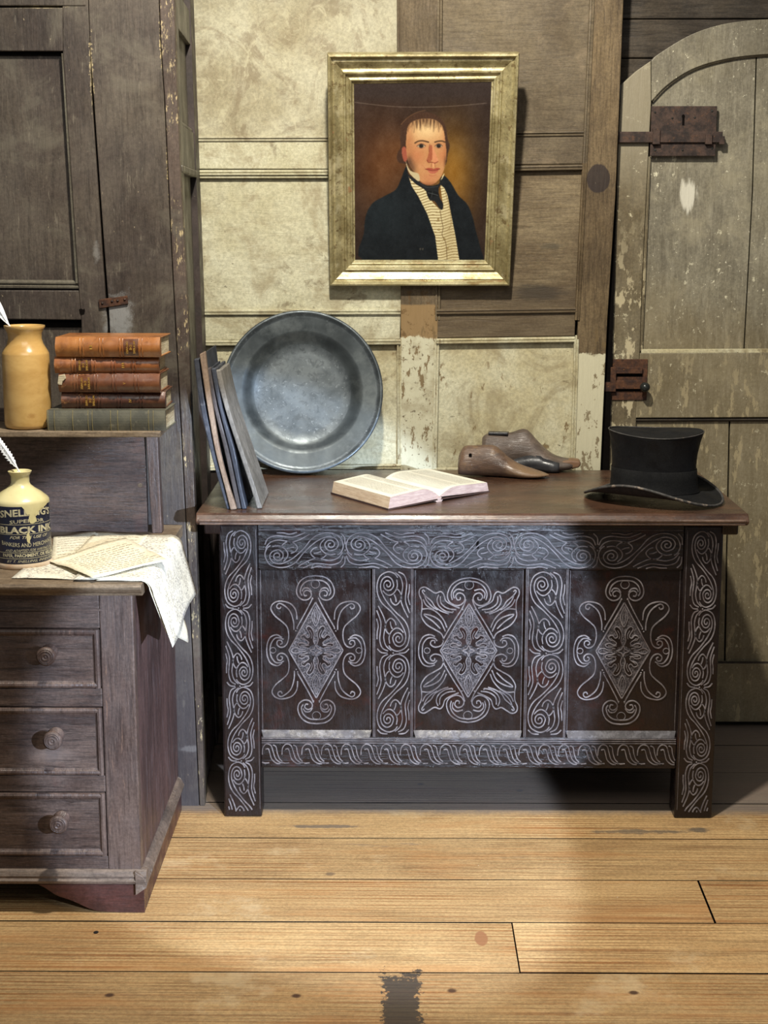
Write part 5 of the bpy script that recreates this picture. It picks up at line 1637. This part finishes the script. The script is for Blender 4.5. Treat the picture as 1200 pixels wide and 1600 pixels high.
sheet([(205, 866), (262, 874), (262, 836), (214, 832)], M_pap, 'small cream scrap over the rounded corner of the papers', .007, seed=5, nx=8, nz=8, writing=(.2, .8, 4, .2, .8, 0)) if False else None

# ================================================================== FRAMED PORTRAIT
yTop, yBot = .480, .592
oc = [WY(511, 84, yTop), WY(812, 83, yTop), WY(797, 447, yBot), WY(515, 447, yBot)]
TLo, TRo, BRo, BLo = [Vector((p[0], y, p[1])) for p, y in zip(oc, (yTop, yTop, yBot, yBot))]
fo = (BLo+BRo)/2
pf_ = thing('framed_portrait', tuple(fo), 'framed oil portrait of a man in a dark coat hanging on the panelled wall', 'painting')
cf = [(553, 131), (768, 128), (757, 406), (555, 406)]
ic = []
for (u, v), y in zip(cf, (.515, .515, .583, .583)):
    p = WY(u, v, y); ic.append(Vector((p[0], y, p[1])))
nrm = (TRo-TLo).cross(BLo-TLo).normalized()
if nrm.y > 0: nrm = -nrm     # towards the room
M_gilt = mat('worn_silver_gilt', (172, 161, 120), (128, 116, 80), sc=12, rough=.4, rvar=.1, spec=.5, metal=.4, layers=[
    dict(sc=20, lo=.52, hi=.64, amt=.55, col=(196, 186, 150)), dict(sc=50, lo=.57, hi=.62, amt=.7, col=(98, 78, 48)),
    dict(sc=110, lo=.62, hi=.66, amt=.6, col=(60, 46, 34)), dict(sc=26, lo=.66, hi=.7, amt=.6, col=(168, 116, 84))], bump=.5)
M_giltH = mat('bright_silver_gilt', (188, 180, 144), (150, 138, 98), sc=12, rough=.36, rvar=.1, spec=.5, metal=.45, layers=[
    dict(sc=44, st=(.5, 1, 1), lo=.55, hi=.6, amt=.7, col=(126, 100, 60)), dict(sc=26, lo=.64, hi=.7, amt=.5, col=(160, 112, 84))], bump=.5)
# profile: t from the outer edge (0) to the sight edge (1), h = relief above the wall side
# height above the plane of the outer face (metres)
prof = [(0.0, -.040), (0.0, -.004), (.03, .0), (.09, .001), (.13, -.002), (.16, -.008), (.20, -.011), (.26, -.010), (.31, -.012), (.40, -.018), (.50, -.022), (.57, -.021), (.62, -.017), (.67, -.018), (.71, -.024), (.80, -.026), (.86, -.023), (.90, -.024), (.94, -.030), (1.0, -.031)]
OUT = [TLo, TRo, BRo, BLo]
# inner corners projected into the outer plane
inn = []
for P_, y in zip(cf, range(4)):
    d = Vector(_ray(*P_)); c0 = Vector(CAM)
    pl0 = TLo+nrm*(-.031)
    s = (pl0-c0).dot(nrm)/d.dot(nrm); q = c0+d*s
    inn.append(q-nrm*(-.031))
for side in range(4):
    a, b = side, (side+1) % 4
    mb = MB(); m_ = len(prof); ns = 10
    for i in range(ns+1):
        f = i/ns
        for t_, h_ in prof:
            p0 = OUT[a]*(1-t_)+inn[a]*t_; p1 = OUT[b]*(1-t_)+inn[b]*t_
            mb.v.append(tuple(p0*(1-f)+p1*f+nrm*h_))
    for i in range(ns):
        for q in range(m_-1): mb.f.append((i*m_+q, i*m_+q+1, (i+1)*m_+q+1, (i+1)*m_+q)); mb.mi.append(0)
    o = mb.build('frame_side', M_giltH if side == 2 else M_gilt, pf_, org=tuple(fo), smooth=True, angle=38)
bkp = MB(); q = [tuple(p*.985+fo*.015+nrm*-.038) for p in OUT]; q2 = [tuple(Vector(p)+nrm*.004) for p in q]
bkp.add(q+q2, [(0, 1, 2, 3), (7, 6, 5, 4), (0, 4, 5, 1), (1, 5, 6, 2), (2, 6, 7, 3), (3, 7, 4, 0)]).build('backboard', M_lintel, pf_, org=tuple(fo))

# ---------------- the painting itself, as paint colours on the canvas mesh
NX, NY = 300, 380
S, T = np.meshgrid(np.linspace(0, 1, NX), np.linspace(0, 1, NY))
q0, q1, q2_, q3 = [np.array(c, float) for c in cf]
UU = (q0[0]*(1-S)*(1-T)+q1[0]*S*(1-T)+q2_[0]*S*T+q3[0]*(1-S)*T)
VV = (q0[1]*(1-S)*(1-T)+q1[1]*S*(1-T)+q2_[1]*S*T+q3[1]*(1-S)*T)
rs = np.random.RandomState(4)


def smooth(a, n=1):
    for _ in range(n):
        p = np.pad(a, 1, mode='edge')
        a = (p[:-2, 1:-1]+p[2:, 1:-1]+p[1:-1, :-2]+p[1:-1, 2:]+4*p[1:-1, 1:-1])/8
    return a


def fbm(n0, seed, amp=1.):
    r = np.random.RandomState(seed); out = np.zeros((NY, NX)); a = 1.
    for k in range(4):
        gy, gx = n0*2**k+2, n0*2**k+2
        g = r.rand(gy, gx); yy = np.linspace(0, gy-1.001, NY); xx = np.linspace(0, gx-1.001, NX)
        y0 = yy.astype(int); x0 = xx.astype(int); fy = (yy-y0)[:, None]; fx2 = (xx-x0)[None]
        fy = fy*fy*(3-2*fy); fx2 = fx2*fx2*(3-2*fx2)
        out += a*((g[y0][:, x0]*(1-fx2)+g[y0][:, x0+1]*fx2)*(1-fy)+(g[y0+1][:, x0]*(1-fx2)+g[y0+1][:, x0+1]*fx2)*fy-.5); a *= .55
    return out


img = np.zeros((NY, NX, 3)); img[:] = (40, 29, 24)


def blend(mask, col, amt=1.):
    m = np.clip(mask, 0, 1)[..., None]*amt
    img[:] = img*(1-m)+np.array(col, float)*m


def gauss(cx, cy, rx, ry, p=1.): return np.exp(-(((UU-cx)/rx)**2+((VV-cy)/ry)**2)**p)


def Z8(pts): return [(600+x/5.926, 150+y/5.926) for x, y in pts]


def Z3(pts): return [(500+x/3.636, 60+y/3.636) for x, y in pts]


def poly(pts, soft=1, curve=True):
    P = cr(pts, 4, True) if curve else pts
    ins = np.zeros((NY, NX), bool); n = len(P)
    for i in range(n):
        x0, y0 = P[i]; x1, y1_ = P[(i+1) % n]
        if y0 == y1_: continue
        c = ((y0 > VV) != (y1_ > VV)) & (UU < (x1-x0)*(VV-y0)/(y1_-y0)+x0)
        ins ^= c
    return smooth(ins.astype(float), soft)


def stroke(pts, w, col, amt=1., soft=.6):
    P = cr(pts, 5); d = np.full((NY, NX), 1e9)
    for (x0, y0), (x1, y1_) in zip(P[:-1], P[1:]):
        dx, dy = x1-x0, y1_-y0; L2_ = dx*dx+dy*dy+1e-9
        t = np.clip(((UU-x0)*dx+(VV-y0)*dy)/L2_, 0, 1)
        d = np.minimum(d, np.hypot(UU-x0-t*dx, VV-y0-t*dy))
    blend(np.clip((w/2+soft-d)/(2*soft)+.0, 0, 1), col, amt)


# ground: dark, with a warm glow about the head
blend(gauss(596, 262, 52, 78, .9), (92, 56, 28), .8)
blend(gauss(706, 268, 34, 70, .9), (146, 104, 34), .85)
blend(gauss(628, 235, 30, 30), (112, 68, 32), .4)
blend(gauss(690, 300, 40, 60), (110, 70, 28), .4)
img += (fbm(14, 3)*10)[..., None]
blend(np.clip((166-VV)/20, 0, 1), (44, 35, 32), .8)
stroke([(548, 158), (600, 164), (640, 166), (700, 165), (760, 160)], .9, (120, 108, 96), .55)
# hair
hair = Z8([(120, 560), (130, 500), (155, 460), (150, 380), (155, 300), (170, 245), (215, 190), (290, 150), (380, 138), (460, 155), (530, 205), (575, 280), (590, 380), (610, 450), (590, 520), (570, 620), (480, 640), (300, 640), (190, 610), (140, 600)])
blend(poly(hair, 3), (58, 38, 27))
stroke(Z8([(160, 250), (220, 190), (300, 145), (380, 125)]), 1., (110, 78, 52), .6)
# ear
blend(poly(Z8([(165, 470), (195, 455), (215, 500), (215, 570), (190, 590), (170, 540)]), 2), (140, 74, 56))
# face
face = Z8([(212, 330), (228, 262), (270, 225), (330, 205), (420, 200), (490, 220), (540, 268), (560, 340), (568, 420), (578, 500), (570, 600), (548, 690), (510, 755), (460, 797), (410, 806), (360, 795), (320, 755), (290, 700), (250, 640), (218, 560), (205, 440)])
fm = poly(face, 2)
blend(fm, (174, 126, 82))
f2 = lambda cx, cy, rx, ry, p=1.: gauss(600+cx/5.926, 150+cy/5.926, rx/5.926, ry/5.926, p)*fm
blend(f2(390, 300, 160, 100), (206, 176, 128), .9)
blend(f2(300, 540, 90, 80), (170, 98, 66), .5)
blend(f2(545, 540, 45, 70), (170, 100, 66), .5)
blend(f2(230, 420, 45, 160), (150, 96, 62), .6)
blend(f2(575, 400, 25, 180), (150, 92, 58), .6)
blend(f2(430, 740, 90, 50), (180, 118, 82), .7)
blend(f2(360, 640, 60, 30), (190, 132, 92), .4)
blend(f2(420, 800, 110, 22), (140, 84, 54), .7)
blend(f2(260, 660, 40, 70), (84, 58, 42), .75)
blend(f2(235, 600, 28, 60), (70, 48, 36), .8)
blend(f2(572, 600, 16, 60), (84, 54, 36), .8)
# receding hair strands
for i, x in enumerate((235, 262, 288, 312, 338, 362, 386, 412, 436, 460, 484, 506, 526, 545)):
    bx = x+(x-390)*.12
    ln_ = (70, 38, 92, 50, 84, 34, 60)[i % 7]; stroke(Z8([(bx+6, 150+abs(x-390)*.3), (x+2, 205+abs(x-390)*.2), (x-(390-x)*.05-5, 205+ln_+abs(x-390)*.25)]), (1.6, 1.0, 1.3)[i % 3], (70, 48, 30), .45, 1.)
hz_ = np.clip((201-VV+3*np.sin(UU*.9)+4*fbm(30, 12))/13, 0, 1)*fm*(.35+.65*np.clip(.5+.9*np.sin((UU-666)*1.15+(VV-190)*(UU-666)*.006)+fbm(24, 8), 0, 1))
blend(hz_, (62, 42, 28), .8)
# eyes, brows
for cx, cy, s in ((345, 447, 1.), (507, 446, .86)):
    blend(f2(cx, cy-4, 52*s, 26), (166, 108, 74), .7)
    blend(poly(Z8([(cx-38*s, cy+3), (cx-14*s, cy-14), (cx+14*s, cy-15), (cx+38*s, cy+2), (cx+14*s, cy+14), (cx-14*s, cy+14)]), 1), (160, 144, 116))
    blend(np.clip(1.9-np.hypot(UU-600-cx/5.926, VV-150-cy/5.926)*5.926/12+.25, 0, 1), (30, 24, 20))
    blend(np.clip(1.3-np.hypot(UU-600-(cx+5)/5.926, VV-150-(cy-5)/5.926)*5.926/3, 0, 1), (150, 146, 136), .5)
    stroke(Z8([(cx-40*s, cy+2), (cx-14*s, cy-16), (cx+14*s, cy-17), (cx+40*s, cy)]), 1.0, (70, 44, 32), .85)
    stroke(Z8([(cx-34*s, cy+14), (cx, cy+22), (cx+36*s, cy+12)]), .7, (140, 84, 60), .6)
stroke(Z8([(288, 420), (318, 404), (360, 400), (412, 412)]), 2.3, (66, 44, 28), .9)
stroke(Z8([(472, 412), (500, 404), (535, 402), (562, 410)]), 2.2, (66, 44, 28), .9)
# nose
blend(poly(Z8([(420, 450), (442, 440), (452, 500), (450, 560), (430, 592), (402, 590), (398, 568), (412, 520)]), 2), (140, 74, 50), .85)
blend(poly(Z8([(452, 440), (470, 500), (496, 556), (500, 585), (478, 600), (450, 590), (446, 520)]), 2), (190, 126, 90), .9)
stroke(Z8([(400, 578), (412, 598), (440, 596), (470, 604), (500, 590)]), 1.3, (112, 50, 36), .9)
stroke(Z8([(424, 430), (416, 470), (420, 500)]), 1.0, (120, 66, 46), .7)
# philtrum, mouth, chin
stroke(Z8([(442, 606), (438, 642)]), 1.0, (140, 80, 58), .7); stroke(Z8([(456, 606), (458, 640)]), 1.3, (226, 160, 122), .8); stroke(Z8([(474, 608), (478, 640)]), 1.0, (140, 80, 58), .6)
blend(poly(Z8([(384, 660), (420, 648), (445, 652), (460, 660), (476, 650), (500, 648), (518, 658), (470, 676), (420, 674)]), 1), (144, 66, 50))
blend(poly(Z8([(408, 676), (450, 672), (505, 668), (480, 696), (450, 702), (425, 696)]), 1), (164, 92, 70))
stroke(Z8([(384, 660), (430, 672), (470, 674), (518, 658)]), .8, (92, 38, 30), .9)
stroke(Z8([(420, 716), (450, 722), (486, 714)]), 1.2, (150, 84, 58), .6)
stroke(Z8([(350, 620), (372, 640), (378, 664)]), .9, (150, 92, 66), .5)
stroke(Z8([(330, 770), (380, 800), (440, 806), (500, 780)]), 1.0, (100, 60, 42), .7)
# coat
coatL = Z3([(492, 712), (458, 795), (430, 850), (370, 885), (302, 925), (262, 995), (250, 1100), (246, 1262), (672, 1262), (664, 1180), (645, 1080), (612, 990), (560, 890), (520, 820), (500, 760)])
coatR = Z3([(704, 768), (745, 812), (785, 880), (838, 935), (868, 1010), (886, 1090), (912, 1190), (922, 1262), (788, 1262), (778, 1180), (758, 1080), (742, 980), (722, 880), (700, 840), (680, 800)])
cm = np.maximum(poly(coatL, 2), poly(coatR, 2))
blend(cm, (17, 22, 26))
img += (cm*fbm(18, 9)*7)[..., None]
blend(gauss(600, 330, 40, 40)*cm, (30, 38, 42), .6)
# waistcoat with stripes
wc = Z3([(503, 768), (540, 815), (600, 850), (632, 912), (680, 962), (702, 952), (694, 900), (684, 822), (706, 838), (726, 885), (744, 985), (768, 1110), (792, 1262), (672, 1262), (655, 1120), (610, 990), (560, 890), (522, 830)])
wm = poly(wc, 1, False)
blend(wm, (204, 192, 150))
ph_ = (VV*1.0+(UU-690)*.16+1.2*np.sin(UU*.18))/4.6
blend(wm*(np.sin(ph_*2*np.pi) > .45), (122, 100, 62), .85)
blend(wm*gauss(704, 370, 12, 60), (150, 130, 88), .35)
stroke(Z3([(682, 958), (690, 1020), (700, 1070), (694, 1110), (715, 1160), (722, 1255)]), .9, (84, 64, 40), .8)
stroke(Z3([(712, 860), (738, 960), (745, 1050), (728, 1080)]), .9, (120, 96, 60), .7)
for x, y in ((672, 1020), (676, 1080), (706, 1135), (724, 1190)):
    blend(np.clip(1.8-np.hypot(UU-500-x/3.636, VV-60-y/3.636)/1.2, 0, 1), (96, 76, 44)); blend(np.clip(1.3-np.hypot(UU-500-x/3.636, VV-60-y/3.636)/1.0, 0, 1), (190, 168, 110))
# cravat and collar
blend(poly(Z8([(212, 690), (240, 720), (325, 775), (380, 806), (430, 815), (500, 800), (540, 760), (548, 790), (520, 815), (505, 860), (520, 930), (548, 985), (540, 1040), (510, 1020), (470, 960), (420, 945), (385, 860), (300, 800), (235, 740)]), 1), (26, 28, 30))
stroke(Z8([(330, 790), (400, 830), (500, 820)]), .9, (58, 62, 64), .7)
blend(poly(Z8([(395, 870), (450, 860), (500, 880), (510, 910), (460, 915), (415, 925)]), 1), (16, 18, 20)); stroke(Z8([(410, 880), (455, 890), (500, 905)]), .9, (92, 98, 98), .7); stroke(Z8([(450, 870), (440, 920)]), .8, (80, 84, 84), .6)
blend(poly(Z8([(203, 588), (222, 640), (255, 680), (322, 705), (328, 772), (290, 752), (238, 700), (212, 640)]), 1), (176, 162, 126))
blend(poly(Z8([(560, 698), (548, 735), (525, 765), (545, 720)]), 1), (220, 202, 156))
stroke(Z3([(566, 1195), (572, 1190), (570, 1200)]), .8, (110, 100, 84), .7); stroke(Z3([(580, 1195), (586, 1190), (584, 1200)]), .8, (110, 100, 84), .7)
img += (fbm(60, 5)*5)[..., None]+rs.randn(NY, NX, 1)*1.6
img = np.clip(img, 6, 250)
cvs = [c for c in inn]
mb = MB(); yv = -.0315
vs_ = []
for j in range(NY):
    for i in range(NX):
        s, t = S[j, i], T[j, i]
        vs_.append(cvs[0]*(1-s)*(1-t)+cvs[1]*s*(1-t)+cvs[2]*s*t+cvs[3]*(1-s)*t)
vs_ = [(v+nrm*yv) for v in vs_]
mb.v = [tuple(v) for v in vs_]
mb.f = [(j*NX+i, j*NX+i+1, (j+1)*NX+i+1, (j+1)*NX+i) for j in range(NY-1) for i in range(NX-1)]; mb.mi = [0]*len(mb.f)
M_oil = bpy.data.materials.new('oil_painting'); M_oil.use_nodes = True
g = NT(M_oil, 'pos'); at = g.n.new('ShaderNodeAttribute'); at.attribute_name = 'paint'
g.l.new(at.outputs['Color'], g.bsdf.inputs['Base Color']); g.bsdf.inputs['Roughness'].default_value = .42
g.bsdf.inputs['Specular IOR Level'].default_value = .3
b = g.n.new('ShaderNodeBump'); b.inputs['Strength'].default_value = .35; b.inputs['Distance'].default_value = .0015
g.l.new(g.noise(260, (1, 1, .5), 3), b.inputs['Height']); g.l.new(b.outputs[0], g.bsdf.inputs['Normal'])
cv_ = mb.build('canvas', M_oil, pf_, org=tuple(fo), smooth=True, label='oil portrait of a man with receding hair, striped waistcoat and black cravat')
ca = cv_.data.color_attributes.new('paint', 'FLOAT_COLOR', 'POINT')
c01 = img/255.; linr = np.where(c01 <= .04045, c01/12.92, ((c01+.055)/1.055)**2.4)
buf = np.ones((NY*NX, 4), np.float32); buf[:, :3] = linr.reshape(-1, 3)
ca.data.foreach_set('color', buf.ravel())

# text curves leave their default font behind; nothing else to clean
bpy.context.view_layer.update()
